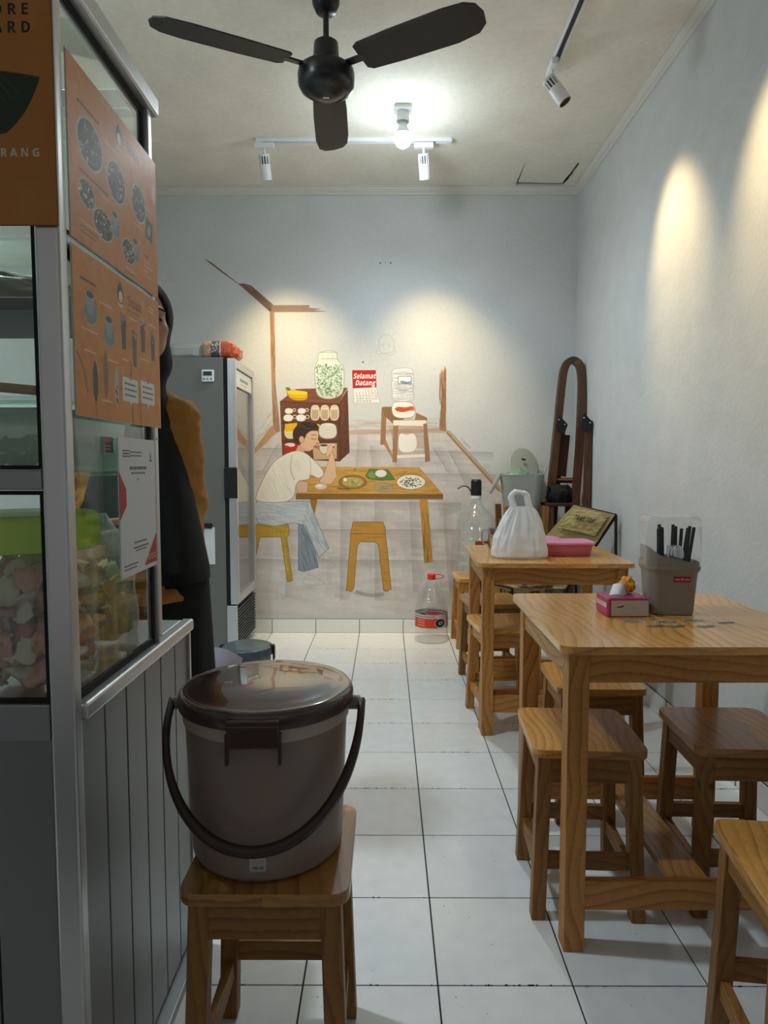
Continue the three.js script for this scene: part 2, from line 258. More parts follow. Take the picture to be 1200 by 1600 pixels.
    curve([[498, 690], [498, 668], [508, 664], [520, 665], [526, 670], [526, 690]], '#e4ddd2', '#8f7f70', 0.5); for (let y = 669; y < 690; y += 3) curve([[499, y], [512, y + 2.5], [525, y]], null, 'rgba(140,125,112,.6)', 0.5, false);
    poly([[445, 698], [464, 696], [466, 712], [445, 714]], '#b92a22'); ell(453, 700, 8, 3.5, '#e9ddd0'); curve([[446, 701], [455, 706], [464, 700]], null, '#c22b22', 2.4, false); poly([[488, 698], [526, 697], [526, 722], [490, 724]], '#caa77e'); for (let i = 0; i < 9; i++) { line(490 + i * 3, 703 + i * 1.7, 506 + i * 2, 700 + i * 2.2, '#4a3020', 0.9); } ell(516, 702, 7, 4, '#e8dacb'); ell(514, 702, 3, 1.6, '#b03a2e'); ell(521, 703, 2, 1.5, '#b03a2e');
    // bananas
    for (const [o, s] of [[0, '#d9a312'], [4, '#ecbd1c'], [8, '#f3cc2e']]) curve([[447, 611], [449, 622 - o * 0.4], [460, 629 - o], [480, 628 - o], [481, 619 - o * 0.6], [468, 619 - o * 0.8], [456, 614 - o * 0.4]], s, '#8a6410', 0.45); ell(450, 610, 4, 2.6, '#6d7a24', null, 1, 0.4);
    // big jar of crackers
    curve([[495, 558], [500, 550], [524, 549], [527, 556], [526, 563], [536, 572], [538, 584], [537, 614], [530, 622], [515, 627], [500, 624], [493, 616], [491, 580], [493, 570], [498, 563]], 'rgba(226,232,220,0.85)', 'rgba(130,140,126,.8)', 0.9);
    for (let i = 0; i < 620; i++) { const x = rr(494, 535), y = rr(570, 620); if (Math.abs(x - 514.5) > 20 - Math.max(0, (y - 608) * 0.8)) continue; const t = rr(0, 3.1), l = rr(1.5, 4.5); line(x, y, x + Math.cos(t) * l, y + Math.sin(t) * l, ['#5d8a5c', '#83a981', '#dfe9d6', '#3f6a45', '#b8cfae'][i % 5], rr(0.5, 1.3)); }
    poly([[500, 552], [526, 552]], null, 'rgba(120,130,118,.7)', 0.8); poly([[501, 562], [526, 562]], null, 'rgba(120,130,118,.7)', 0.8); for (const x of [504, 512, 520]) line(x, 553, x, 566, 'rgba(150,158,146,.6)', 0.6);
    // calendar with its greeting
    poly([[550, 580], [587, 580], [588, 607], [551, 609]], '#b71f24'); poly([[551, 609], [588, 607], [590, 622], [594, 632], [553, 633]], '#e4e3dc', 'rgba(120,118,112,.7)', 0.5);
    c.fillStyle = '#fbf4ee'; c.textAlign = 'center'; c.font = 'italic bold 33px sans-serif'; { const q = PX(569, 592); c.fillText('Selamat', q[0], q[1] + 4, 102); const r = PX(570, 603); c.fillText('Datang', r[0], r[1] + 3, 92); }
    c.font = '10px sans-serif'; c.fillStyle = '#3b3b3b'; let day = 1; for (let r = 0; r < 5; r++) for (let k = 0; k < 7; k++) { if ((r === 0 && k < 3) || day > 30) continue; const q = PX(556 + k * 4.9 + r * 0.6, 614 + r * 4.2); c.fillText(String(day++), q[0], q[1]); }
    // water dispenser jug on a small stand
    const ST = '#9a7454'; poly([[596, 640], [604, 638], [602, 699], [594, 700]], ST); poly([[597, 639], [622, 638], [640, 652], [616, 668], [600, 652]], '#8c6546'); poly([[650, 648], [667, 656], [667, 664], [648, 660]], ST); poly([[614, 660], [666, 660], [667, 670], [614, 669]], '#efe6d6', '#a98868', 0.5); poly([[614, 670], [622, 668], [620, 728], [613, 728]], ST); poly([[661, 666], [667, 665], [672, 726], [664, 728]], ST); poly([[602, 690], [614, 718], [614, 724], [600, 700]], '#a98563'); poly([[620, 716], [664, 714], [664, 720], [620, 722]], '#efe6d6', '#a98868', 0.5);
    poly([[604, 668], [660, 670], [664, 706], [622, 704]], 'rgba(170,130,100,.35)'); curve([[622, 684], [628, 680], [634, 684], [644, 680], [650, 685], [652, 700], [648, 710], [636, 713], [622, 710]], '#efe9e0', '#b8a48e', 0.6);
    curve([[611, 582], [616, 577], [640, 576], [646, 581], [645, 592], [647, 600], [645, 612], [647, 620], [646, 630], [612, 630], [613, 616], [611, 604], [613, 594]], 'rgba(226,226,226,.9)', 'rgba(130,130,134,.7)', 0.7); for (const y of [585, 597, 609, 613, 624]) curve([[612, y], [628, y + 3], [645, y]], null, 'rgba(120,120,126,.5)', 0.7, false); wash([[613, 580], [646, 580], [646, 628], [613, 628]], '#8d8f96', 120, 16, 0, 0.2, 2);
    poly([[622, 590], [642, 590], [642, 602], [622, 601]], '#f4f4f0', '#3a4058', 0.7); curve([[622, 600], [628, 596], [636, 599], [642, 597], [642, 602]], '#7c8fae');
    curve([[612, 634], [618, 630], [642, 630], [648, 638], [649, 652], [640, 657], [620, 657], [612, 650]], '#efece4', '#8d857a', 0.8); curve([[616, 641], [622, 638], [634, 640], [642, 637], [647, 639], [647, 645], [640, 644], [630, 648], [618, 645]], '#cf5a2c'); for (let x = 622; x < 640; x += 4) line(x, 640, x - 2, 646, '#a3401c', 0.7); ell(646, 641, 2.2, 3.2, null, '#d98358', 1);
    // faint pencil head above
    c.globalAlpha = 0.55; curve([[592, 548], [592, 528], [603, 522], [614, 528], [616, 546], [612, 552], [596, 554]], null, '#8d8a84', 0.6); curve([[592, 540], [586, 550], [590, 556], [600, 552], [608, 558], [618, 552], [616, 542]], null, '#8d8a84', 0.6, false); ell(598, 540, 2, 1.4, null, '#8d8a84', 0.5); ell(608, 540, 2, 1.4, null, '#8d8a84', 0.5); c.globalAlpha = 1;
    ell(567, 567, 1.4, 0.9, '#26231f'); ell(594, 411, 1, 1.4, '#4a4742'); ell(610, 411, 1, 1.4, '#4a4742'); ell(602, 410, 0.7, 0.7, '#77736c');
    // table
    poly([[486, 735], [655, 736], [692, 780], [692, 787], [462, 787], [462, 779]], 'rgb(200,154,78)'); wash([[486, 735], [655, 736], [692, 780], [462, 780]], '#8a5e24', 200, 60, 0.0, 0.24, 1.3); wash([[486, 735], [655, 736], [692, 780], [462, 780]], '#d9ac62', 200, 50, 0.0, 0.3, 2); poly([[462, 779], [692, 780], [692, 787], [462, 787]], 'rgb(140,98,42)'); line(462, 779.5, 692, 780.5, '#5f3e18', 0.8); line(462, 787.5, 692, 788, '#4b3214', 0.9);
    poly([[655, 788], [668, 788], [676, 890], [663, 893]], 'rgb(194,148,70)'); wash([[655, 788], [668, 788], [676, 892], [663, 893]], '#80571f', 80, 40, 1.5, 0.35, 1.6); poly([[484, 788], [496, 788], [492, 810], [489, 810]], 'rgb(160,112,46)');
    ell(551, 760, 22, 11, 'rgb(160,116,54)', '#6a461c', 0.7); ell(551, 760, 17, 8.4, '#b9ab62', '#6d6030', 0.5); for (let i = 0; i < 60; i++) { const t = rr(0, 6.3), r = rr(0, 1); line(551 + Math.cos(t) * 15 * r, 760 + Math.sin(t) * 7 * r, 551 + Math.cos(t) * 15 * r + rr(-3, 3), 760 + Math.sin(t) * 7 * r + rr(-2, 2), ['#e2d9a0', '#7f8a45', '#a58a3c', '#5e5a2c'][i % 4], 0.8); } ell(539, 756, 3, 3, '#efe7cc'); line(527, 770, 548, 771, '#3a2814', 0.8); line(529, 772, 548, 773.5, '#3a2814', 0.6);
    poly([[571, 750], [577, 739], [606, 740], [617, 756], [596, 757], [576, 755]], '#5f7d42', '#3a5226', 0.7); curve([[572, 750], [580, 740], [588, 750], [584, 756]], '#7d9a56'); ell(595, 746, 9, 6, '#e8e6e2', '#b6b2aa', 0.6); ell(642, 760, 22.5, 12, '#efe9d8', '#7d6a46', 0.8); for (let i = 0; i < 170; i++) { const t = rr(0, 6.3), r = Math.sqrt(rnd()); line(642 + Math.cos(t) * 17 * r, 760 + Math.sin(t) * 8 * r, 642 + Math.cos(t) * 17 * r + rr(-2.4, 2.4), 760 + Math.sin(t) * 8 * r + rr(-1.6, 1.6), i % 3 ? '#2c3626' : '#f2eee0', 1.1); } curve([[583, 768], [592, 760], [606, 762], [616, 770], [610, 775], [588, 775]], 'rgba(170,162,130,.7)', '#7c7658', 0.6); for (let i = 0; i < 14; i++) line(rr(586, 612), rr(764, 773), rr(586, 614), rr(764, 774), 'rgba(120,118,100,.6)', 0.5); ell(501, 767, 10, 5, '#dcc9b4', '#a88e70', 0.7); ell(499, 766, 5, 2.4, '#f1e7da'); c.fillStyle = '#4b3214'; c.font = 'italic 16px serif'; { const q = PX(553, 741); c.fillText('ɯse', q[0], q[1]); }
    // stools
    for (const [pts] of [[[[397, 829], [450, 829], [452, 843], [448, 852], [457, 922], [449, 924], [439, 850], [406, 850], [400, 880], [397, 880]]]]) { poly(pts, 'rgb(188,152,52)', '#7d6016', 0.8); wash(pts, '#866a1c', 110, 26, 0.1, 0.3, 1.6); wash(pts, '#dcc06a', 60, 26, 1.4, 0.3, 1.6); }
    { const pts = [[552, 825], [598, 825], [602, 836], [602, 846], [604, 860], [611, 936], [603, 940], [599, 938], [591, 862], [586, 858], [562, 858], [558, 864], [553, 934], [549, 940], [541, 938], [547, 860], [548, 840]]; poly(pts, 'rgb(194,146,62)', '#6f4a14', 0.7); wash(pts, '#8a5e20', 150, 26, 0.05, 0.25, 1.4); wash(pts, '#d3a250', 90, 30, 1.5, 0.3, 1.6); line(548, 844, 602, 845, '#7d541a', 0.8); curve([[556, 940], [576, 948], [600, 944]], null, 'rgba(110,104,98,.35)', 6, false); }
    // the seated diner
    const legs = [[398, 796], [402, 790], [480, 791], [490, 796], [505, 850], [514, 868], [498, 884], [476, 846], [488, 870], [496, 899], [474, 908], [466, 905], [452, 836], [424, 830], [402, 826], [397, 812]];
    poly([[466, 828], [478, 824], [492, 870], [497, 900], [474, 907], [466, 904]], 'rgb(138,150,164)', '#5b6878', 0.8); poly([[397, 800], [402, 791], [484, 792], [496, 826], [514, 868], [498, 884], [474, 830], [458, 826], [430, 832], [404, 828], [397, 812]], 'rgb(196,202,208)', '#6a7684', 0.8); wash([[397, 800], [402, 791], [484, 792], [474, 830], [430, 832], [400, 826]], '#8a96a4', 90, 26, 0.15, 0.28, 2); wash([[484, 792], [496, 826], [514, 868], [498, 884], [470, 828]], '#7a8796', 110, 30, 1.15, 0.3, 2); wash([[466, 828], [478, 824], [497, 900], [474, 907]], '#5f6d7e', 80, 30, 1.3, 0.32, 2);
    for (const [x, y] of [[484, 918], [502, 890]]) curve([[x - 14, y + 12], [x - 6, y - 6], [x + 6, y - 4], [x + 22, y + 6], [x + 24, y + 11]], null, 'rgba(130,126,120,.5)', 0.6);
    poly([[462, 758], [481, 760], [480, 777], [466, 778], [462, 770]], '#d8b294', '#8d6a4c', 0.5);
    poly([[498, 760], [508, 742], [516, 715], [504, 706], [506, 700], [518, 704], [524, 730], [526, 752], [518, 763], [510, 764]], '#ddb898', '#8d6a4c', 0.5);
    curve([[398, 786], [410, 756], [426, 728], [442, 716], [462, 708], [478, 712], [498, 732], [508, 746], [498, 756], [484, 746], [484, 757], [462, 757], [460, 790], [430, 794], [402, 792]], '#e9e3d5', 'rgba(120,106,88,.8)', 0.8); wash([[404, 786], [430, 730], [462, 712], [478, 716], [462, 757], [460, 790]], '#b5a892', 60, 34, 1.2, 0.16, 2); curve([[456, 716], [452, 740], [460, 757]], null, 'rgba(130,116,96,.7)', 0.8, false); curve([[484, 716], [486, 735], [484, 757]], null, 'rgba(130,116,96,.6)', 0.7, false);
    curve([[466, 704], [474, 690], [466, 680], [476, 674], [494, 672], [498, 680], [497, 690], [494, 700], [486, 710], [476, 710]], '#dfb693', '#8a6446', 0.6); poly([[466, 700], [478, 706], [474, 712], [462, 709]], '#d3a884'); curve([[458, 692], [457, 678], [464, 668], [476, 663], [490, 664], [498, 670], [497, 677], [486, 676], [478, 682], [476, 690], [466, 696], [464, 700]], '#3d2a22', '#2a1b15', 0.6); for (let i = 0; i < 40; i++) { const x = rr(462, 494), y = rr(666, 678); curve([[x, y], [x + 3, y - 2], [x + 5, y + 1]], null, i % 2 ? '#5b4236' : '#241611', 0.7, false); }
    ell(471, 691, 4, 5.5, '#d9ac8a', '#8a5c40', 0.6); curve([[486, 684], [491, 683], [495, 685]], null, '#5a3d2c', 0.8, false); curve([[486, 689], [490, 691], [494, 690]], null, '#3d2a20', 0.8, false); curve([[496, 690], [500, 697], [495, 698]], '#e0ad8c'); curve([[489, 702], [493, 700], [496, 703], [491, 705]], '#c8544a');
    curve([[498, 706], [499, 700], [513, 698], [514, 708], [510, 715], [502, 714]], '#d9d2c0', '#6b604e', 0.7); ell(506, 700.5, 6.5, 2.4, '#5d4c3a', '#e6dfcf', 0.8); curve([[512, 702], [518, 698], [521, 706], [516, 716], [508, 720], [510, 712]], '#dfb998', '#8d6a4c', 0.5);
    // pencil lines left on the plaster near the water jug
    curve([[714, 768], [722, 762], [738, 768]], null, 'rgba(60,60,60,.35)', 0.5, false);
  });
  const mat = std('#ffffff', 0.82, 0, { map: tex, bumpMap: plasterBump.clone(), bumpScale: 0.0014 });
  mat.bumpMap.repeat.set(3, 3); mat.bumpMap.needsUpdate = true;
  const g = new THREE.BoxGeometry(ww, hh, 0.12);
  struct(mesh('wall_back', g, mat, scene, [(XL + XR) / 2, HC / 2, ZB - 0.06]));
}

// ------------------------------------------------------------------ lamps
const bulbGlass = std('#ffffff', 0.4, 0, { emissive: '#dff0ff', emissiveIntensity: 3.2 });
function bulbLamp(x, z, label, power) {
  const t = thing('ceiling_bulb', label, 'lamp', [x, HC, z]);
  mesh('socket', merge([tr(rbox(0.085, 0.022, 0.085, 0.006), 0, -0.011, 0), tr(cyl(0.028, 0.034, 0.05), 0, -0.047, 0)]), M.whiteMatte, t);
  mesh('bulb_collar', lathe([[0, -0.07], [0.02, -0.07], [0.022, -0.095], [0.034, -0.122], [0.036, -0.128], [0, -0.128]], 32), M.white, t);
  const b = mesh('bulb', lathe([[0.0355, -0.128], [0.041, -0.142], [0.043, -0.156], [0.041, -0.172], [0.033, -0.187], [0.018, -0.197], [0, -0.2]], 32), bulbGlass, t); b.castShadow = false;
  const s = new THREE.SpotLight(COOL, power, 0, 1.5, 0.75, 2); s.position.set(x, HC - 0.215, z); s.target.position.set(x, 0, z); s.castShadow = true; s.shadow.radius = 3; s.shadow.mapSize.set(2048, 2048); scene.add(s, s.target);
  const p = new THREE.PointLight(COOL, BULB_GLOW, 0, 2); p.position.set(x, HC - 0.222, z); p.castShadow = true; p.shadow.radius = 3; scene.add(p);
}
bulbLamp(0.083, -3.62, 'lit white bulb in a square socket on the ceiling', BULB_A);
bulbLamp(-1.2, -1.75, 'second ceiling bulb over the serving corner, outside the picture at left', BULB_B);

function trackRail(label, x0, z0, len, turn) {
  const t = thing('track_rail', label, 'track', [x0, HC, z0], turn);
  mesh('rail', merge([tr(rbox(len, 0.004, 0.034, 0.001, 1), 0, -0.002, 0), tr(rbox(len, 0.018, 0.006, 0.001, 1), 0, -0.011, 0.014), tr(rbox(len, 0.018, 0.006, 0.001, 1), 0, -0.011, -0.014)]), M.white, t);
  mesh('conductor_slot', rbox(len - 0.02, 0.004, 0.02, 0.001, 1), std('#3a3b3d', 0.5), t, [0, -0.007, 0]);
  for (const s of [-1, 1]) mesh('end_cap', rbox(0.035, 0.021, 0.036, 0.002, 1), M.white, t, [s * (len / 2 - 0.01), -0.0125, 0]);
  return t;
}
trackRail('white track rail across the ceiling carrying two spotlights', -0.183, -3.958, 1.08, 0);
trackRail('white track rail running along the ceiling near the right wall', 0.757, -2.81, 1.0, Math.PI / 2);
// a spotlight: stem below the track, slotted head aimed at a point
function spot(label, x, z, aim, power, angle) {
  const t = thing('track_spotlight', label, 'spotlight', [x, HC - 0.022, z]);
  mesh('adapter', rbox(Math.abs(x) > 0.7 && z > -3.5 ? 0.03 : 0.11, 0.03, Math.abs(x) > 0.7 && z > -3.5 ? 0.11 : 0.03, 0.004), M.white, t, [0, -0.015, 0]);
  mesh('stem', cyl(0.007, 0.007, 0.05, 16), M.white, t, [0, -0.052, 0]);
  const pivot = V(0, -0.09, 0), dir = V(...aim).sub(V(x, HC - 0.022, z).add(pivot)).normalize();
  const head = new THREE.Group(); head.name = 'lamp_head'; head.position.copy(pivot); head.quaternion.setFromUnitVectors(V(0, -1, 0), dir); t.add(head);
  const R = 0.031;
  mesh('housing', merge([lathe([[0, 0.03], [R - 0.003, 0.03], [R, 0.027], [R, 0.018], [R * 0.78, 0.018], [R * 0.78, -0.022], [R, -0.022], [R, -0.102], [R - 0.004, -0.104], [R - 0.004, -0.046], [0, -0.046]], 40), ...Array.from({ length: 12 }, (_, i) => { const g = rbox(0.006, 0.046, 0.008, 0.001, 1); g.translate(0, -0.002, R - 0.0045); g.rotateY(i / 12 * 6.2832); return g; })]), M.white, head);
  mesh('heat_sink', cyl(R * 0.8, R * 0.8, 0.039, 32), std('#2c2d30', 0.5), head, [0, -0.002, 0]);
  mesh('baffle', cyl(R - 0.0042, R - 0.0042, 0.055, 32, true), std('#0c0c0d', 0.7, 0, { side: THREE.DoubleSide }), head, [0, -0.0755, 0]);
  const lens = mesh('lens', cyl(R - 0.012, R - 0.012, 0.002, 32), std('#fff6e0', 0.3, 0, { emissive: '#ffdca0', emissiveIntensity: 2.5 }), head, [0, -0.05, 0]); lens.castShadow = false;
  const p = V(x, HC - 0.022, z).add(pivot).addScaledVector(dir, 0.11);
  const s = new THREE.SpotLight(WARM, power, 0, angle, 1, 2); s.position.copy(p); s.target.position.copy(p).add(dir); s.castShadow = true; s.shadow.radius = 2; scene.add(s, s.target);
  return t;
}
spot('white track spotlight at the left end of the rail, aimed at the mural', -0.684, -3.958, [-0.62, 1.3, ZB], SPOT_MURAL * 1.15, 0.6);
spot('white track spotlight below the bulb, right end of the rail, aimed at the mural', 0.207, -3.958, [0.36, 1.3, ZB], SPOT_MURAL, 0.6);
spot('white spotlight at the end of the right-hand rail, tilted towards the wall', 0.742, -3.2, [XR, 2.06, -3.05], SPOT_WALL, 0.46);
spot('white wall spotlight nearer the camera on the right-hand rail, above the picture', 0.757, -2.36, [XR, 2.0, -2.24], SPOT_WALL, 0.48);

{ // ceiling fan, three blades at rest
  const M1 = std('#17181b', 0.38), M2 = std('#2a2520', 0.55), M3 = std('#191a1c', 0.3);
  const f = thing('ceiling_fan', 'dark three-bladed ceiling fan hanging on a short black rod', 'fan', [-0.22, HC, -2.6]);
  mesh('canopy', lathe([[0, 0], [0.05, 0], [0.052, -0.1], [0.049, -0.15], [0.036, -0.178], [0, -0.182]], 40), M1, f);
  mesh('rod', cyl(0.0105, 0.0105, 0.2, 20), M1, f, [0, -0.23, 0]);
  mesh('motor_housing', lathe([[0, -0.275], [0.03, -0.277], [0.044, -0.287], [0.049, -0.36], [0.056, -0.366], [0.088, -0.372], [0.101, -0.382], [0.104, -0.4], [0.102, -0.432], [0.092, -0.45], [0.072, -0.462], [0.07, -0.458], [0.06, -0.466], [0.056, -0.464], [0.046, -0.474], [0.02, -0.482], [0, -0.483]], 64), M3, f);
  mesh('badge', rbox(0.022, 0.002, 0.008, 0.0008, 1), M.white, f, [0, -0.4825, 0.012]);
  for (const az of [92.5, -31, 209]) {                                   // directions seen from above: 90 is away from the camera
    const a = az * Math.PI / 180; const bl = new THREE.Group(); bl.name = 'blade'; bl.position.set(0, -0.378, 0); bl.rotation.y = a; f.add(bl);
    const out = [[0.15, -0.05], [0.17, -0.062], [0.3, -0.07], [0.5, -0.074], [0.575, -0.068], [0.608, -0.048], [0.62, -0.01], [0.612, 0.03], [0.58, 0.055], [0.5, 0.066], [0.3, 0.064], [0.17, 0.058], [0.15, 0.046]];
    const g = extrude(out, 0.004, 0.001); g.rotateX(-Math.PI / 2); const p = g.attributes.position;
    for (let i = 0; i < p.count; i++) { const x = p.getX(i), z = p.getZ(i), y = p.getY(i); p.setY(i, y + z * 0.21 - z * z * 0.8 + (x > 0.1 ? -(x - 0.15) * 0.02 : 0)); }
    g.computeVertexNormals(); mesh('blade_panel', g, M2, bl);
    mesh('blade_arm', merge([tr(rbox(0.085, 0.007, 0.03, 0.002, 1), 0.125, -0.002, 0), tr(rbox(0.06, 0.006, 0.07, 0.002, 1), 0.178, 0.006, 0)]), M1, bl).rotation.x = -0.14;
  }
}

// ------------------------------------------------------------------ stools and tables
const SW = 0.285, SD = 0.3, SH = 0.445;
function makeStool(topMats, frameMat, nBoards = 3) {
  const t = new THREE.Group(), bw = SW / nBoards;
  for (let i = 0; i < nBoards; i++) {
    const edge = i === 0 ? -1 : i === nBoards - 1 ? 1 : 0; const w = bw - 0.0006;
    // outer boards carry the rounded corners of the seat
    const R = 0.028, x = bw / 2; let s;
    if (!edge) s = [[-w / 2, -SD / 2], [w / 2, -SD / 2], [w / 2, SD / 2], [-w / 2, SD / 2]];
    else { s = []; const add = (cx, cy, a0) => { for (let k = 0; k <= 5; k++) { const a = a0 + k / 5 * Math.PI / 2; s.push([cx + R * Math.cos(a), cy + R * Math.sin(a)]); } };
      if (edge > 0) { s.push([-w / 2, -SD / 2]); add(w / 2 - R, -SD / 2 + R, -Math.PI / 2); add(w / 2 - R, SD / 2 - R, 0); s.push([-w / 2, SD / 2]); }
      else { s.push([w / 2, SD / 2]); add(-w / 2 + R, SD / 2 - R, Math.PI / 2); add(-w / 2 + R, -SD / 2 + R, Math.PI); s.push([w / 2, -SD / 2]); } }
    const g = extrude(s.map(([a, b]) => [a * 0.997, b * 0.997]), 0.019, 0.0012); g.rotateX(-Math.PI / 2);
    mesh('seat_board', metreUV(g, 'z', [rr(0, 3), rr(0, 3)]), topMats[i % topMats.length], t, [-SW / 2 + bw * (i + 0.5), SH - 0.0205, 0]);
  }
  const lw = 0.036, li = 0.032, lo = 0.018, H = SH - 0.022;                 // legs lean slightly outwards
  for (const sx of [-1, 1]) for (const sz of [-1, 1]) {
    const g = rbox(lw, H, lw, 0.003, 1, 'y'), p = g.attributes.position; for (let i = 0; i < p.count; i++) { const k = 0.5 - p.getY(i) / H; p.setX(i, p.getX(i) + sx * (li - lo) * k); p.setZ(i, p.getZ(i) + sz * (li - lo) * k); }
    mesh('leg', g, frameMat, t, [sx * (SW / 2 - li), H / 2, sz * (SD / 2 - li)]);
  }
  const ax = SW - 2 * li - lw + 0.006, az = SD - 2 * li - lw + 0.006;
  for (const s of [-1, 1]) {
    mesh('apron', rbox(ax, 0.068, 0.018, 0.002, 1), frameMat, t, [0, SH - 0.056, s * (SD / 2 - li + 0.0085)]);
    mesh('apron', rbox(0.018, 0.062, az, 0.002, 1), frameMat, t, [s * (SW / 2 - li + 0.004), SH - 0.053, 0]);
    mesh('stretcher', rbox(ax + 0.018, 0.042, 0.018, 0.002, 1), frameMat, t, [0, 0.148, s * (SD / 2 - li + 0.008)]);
    mesh('stretcher', rbox(0.018, 0.04, az + 0.018, 0.002, 1), frameMat, t, [s * (SW / 2 - li + 0.008), 0.112, 0]);
  }
  return t;
}
const kinds = {
  gold: makeStool([M.stoolGold], M.stoolFrame, 3), two: makeStool([M.stoolGold, M.stoolGrey, M.stoolGrey], M.stoolFrame, 3),
  red: makeStool([M.stoolRed, M.stoolRed, M.stoolGold], M.stoolFrame, 3), pale: makeStool([M.pineTop], M.pineFrame, 2), brown: makeStool([M.stoolRed], M.stoolFrame, 2),
};
function stool(kind, x, z, turn, label, group) {
  const t = kinds[kind].clone(); t.name = numbered('wooden_stool'); t.position.set(x, 0, z); t.rotation.y = turn; scene.add(t); return tag(t, label, 'stool', group);
}
const SG = 'wooden stools of the eatery';
stool('brown', -0.205, -1.235, 0, 'wooden stool in the foreground carrying the brown lidded tub', SG);
stool('two', 0.517, -1.805, -0.05, 'worn stool with a yellow and greyish seat on the aisle side of the nearer table', SG);
stool('gold', 0.69, -2.272, -0.02, 'honey-coloured stool half under the far side of the nearer table', SG);
stool('red', 0.93, -1.815, -0.04, 'reddish stool with a shiny seat between the nearer table and the wall', SG);
stool('gold', 0.775, -1.168, -0.13, 'golden stool cut off by the lower right corner of the picture', SG);
stool('pale', 0.532, -3.07, 0.1, 'pale stool pushed under the aisle side of the farther table', SG);
stool('brown', 0.552, -3.585, 0.1, 'stool behind the pale one, at the far end of the farther table', SG);
stool('pale', 0.575, -4.36, 0.03, 'low pale stool by the mural under the big water jug', SG);
stool('brown', 0.87, -4.42, 0.04, 'lower stool of the stacked pair in the far corner, standing upright', SG);
{ const u = stool('gold', 0.87, -4.42, 0.04, 'upturned stool with its legs in the air, holding the grey bin', SG); u.rotation.z = Math.PI; u.position.y = SH * 2; }

function makeTable(W, D) {
  const H = 0.745, t = new THREE.Group();
  const R = 0.03, n = 4, bw = D / n;                                         // the top is glued up from boards running left to right? along the depth
  for (let i = 0; i < n; i++) {
    const w = W / n, s = []; const add = (cx, cy, a0) => { for (let k = 0; k <= 5; k++) { const a = a0 + k / 5 * Math.PI / 2; s.push([cx + R * Math.cos(a), cy + R * Math.sin(a)]); } };
    const h = w / 2 - 0.0002; if (i === 0) { s.push([h, D / 2]); add(-h + R, D / 2 - R, Math.PI / 2); add(-h + R, -D / 2 + R, Math.PI); s.push([h, -D / 2]); } else if (i === n - 1) { s.push([-h, -D / 2]); add(h - R, -D / 2 + R, -Math.PI / 2); add(h - R, D / 2 - R, 0); s.push([-h, D / 2]); } else s.push([-h, -D / 2], [h, -D / 2], [h, D / 2], [-h, D / 2]);
    const g = extrude(s, 0.018, 0.0004); g.rotateX(-Math.PI / 2);
    mesh('top_board', metreUV(g, 'z', [rr(0, 3), rr(0, 3)]), M.pineTop, t, [-W / 2 + w * (i + 0.5), H - 0.0184, 0]);
  }
  const lw = 0.05, ins = 0.047, lh = H - 0.019;
  for (const sx of [-1, 1]) for (const sz of [-1, 1]) mesh('leg', rbox(lw, lh, lw, 0.003, 1, 'y'), M.pineFrame, t, [sx * (W / 2 - ins), lh / 2, sz * (D / 2 - ins - 0.012)]);
  const ax = W - 2 * ins - lw + 0.004, az = D - 2 * ins - 0.024 - lw + 0.004;
  for (const s of [-1, 1]) {
    mesh('apron', rbox(ax, 0.075, 0.02, 0.002, 1), M.pineFrame, t, [0, lh - 0.0385, s * (D / 2 - ins - 0.002)]);
    mesh('apron', rbox(0.02, 0.075, az, 0.002, 1), M.pineGrey, t, [s * (W / 2 - ins + 0.01), lh - 0.0385, 0]);
    mesh('stretcher', rbox(ax, 0.072, 0.02, 0.002, 1), M.pineFrame, t, [0, 0.135, s * (D / 2 - ins - 0.004)]);
  }
  mesh('foot_board', rbox(0.09, 0.02, D - 2 * ins - 0.02, 0.002, 1), M.stoolRed, t, [0.0, 0.161, 0]);
  return t;
}
const tableProto = makeTable(0.65, 0.64);
function table(x, z, turn, label) { const t = tableProto.clone(); t.name = numbered('dining_table'); t.position.set(x, 0, z); t.rotation.y = turn; scene.add(t); return tag(t, label, 'table', 'wooden tables along the right wall'); }
table(0.722, -1.835, 0.0, 'nearer pine table with the tissue pack and cutlery holder on it');
table(0.712, -3.125, -0.02, 'farther pine table with the white plastic bag on it');
const TH = 0.745;

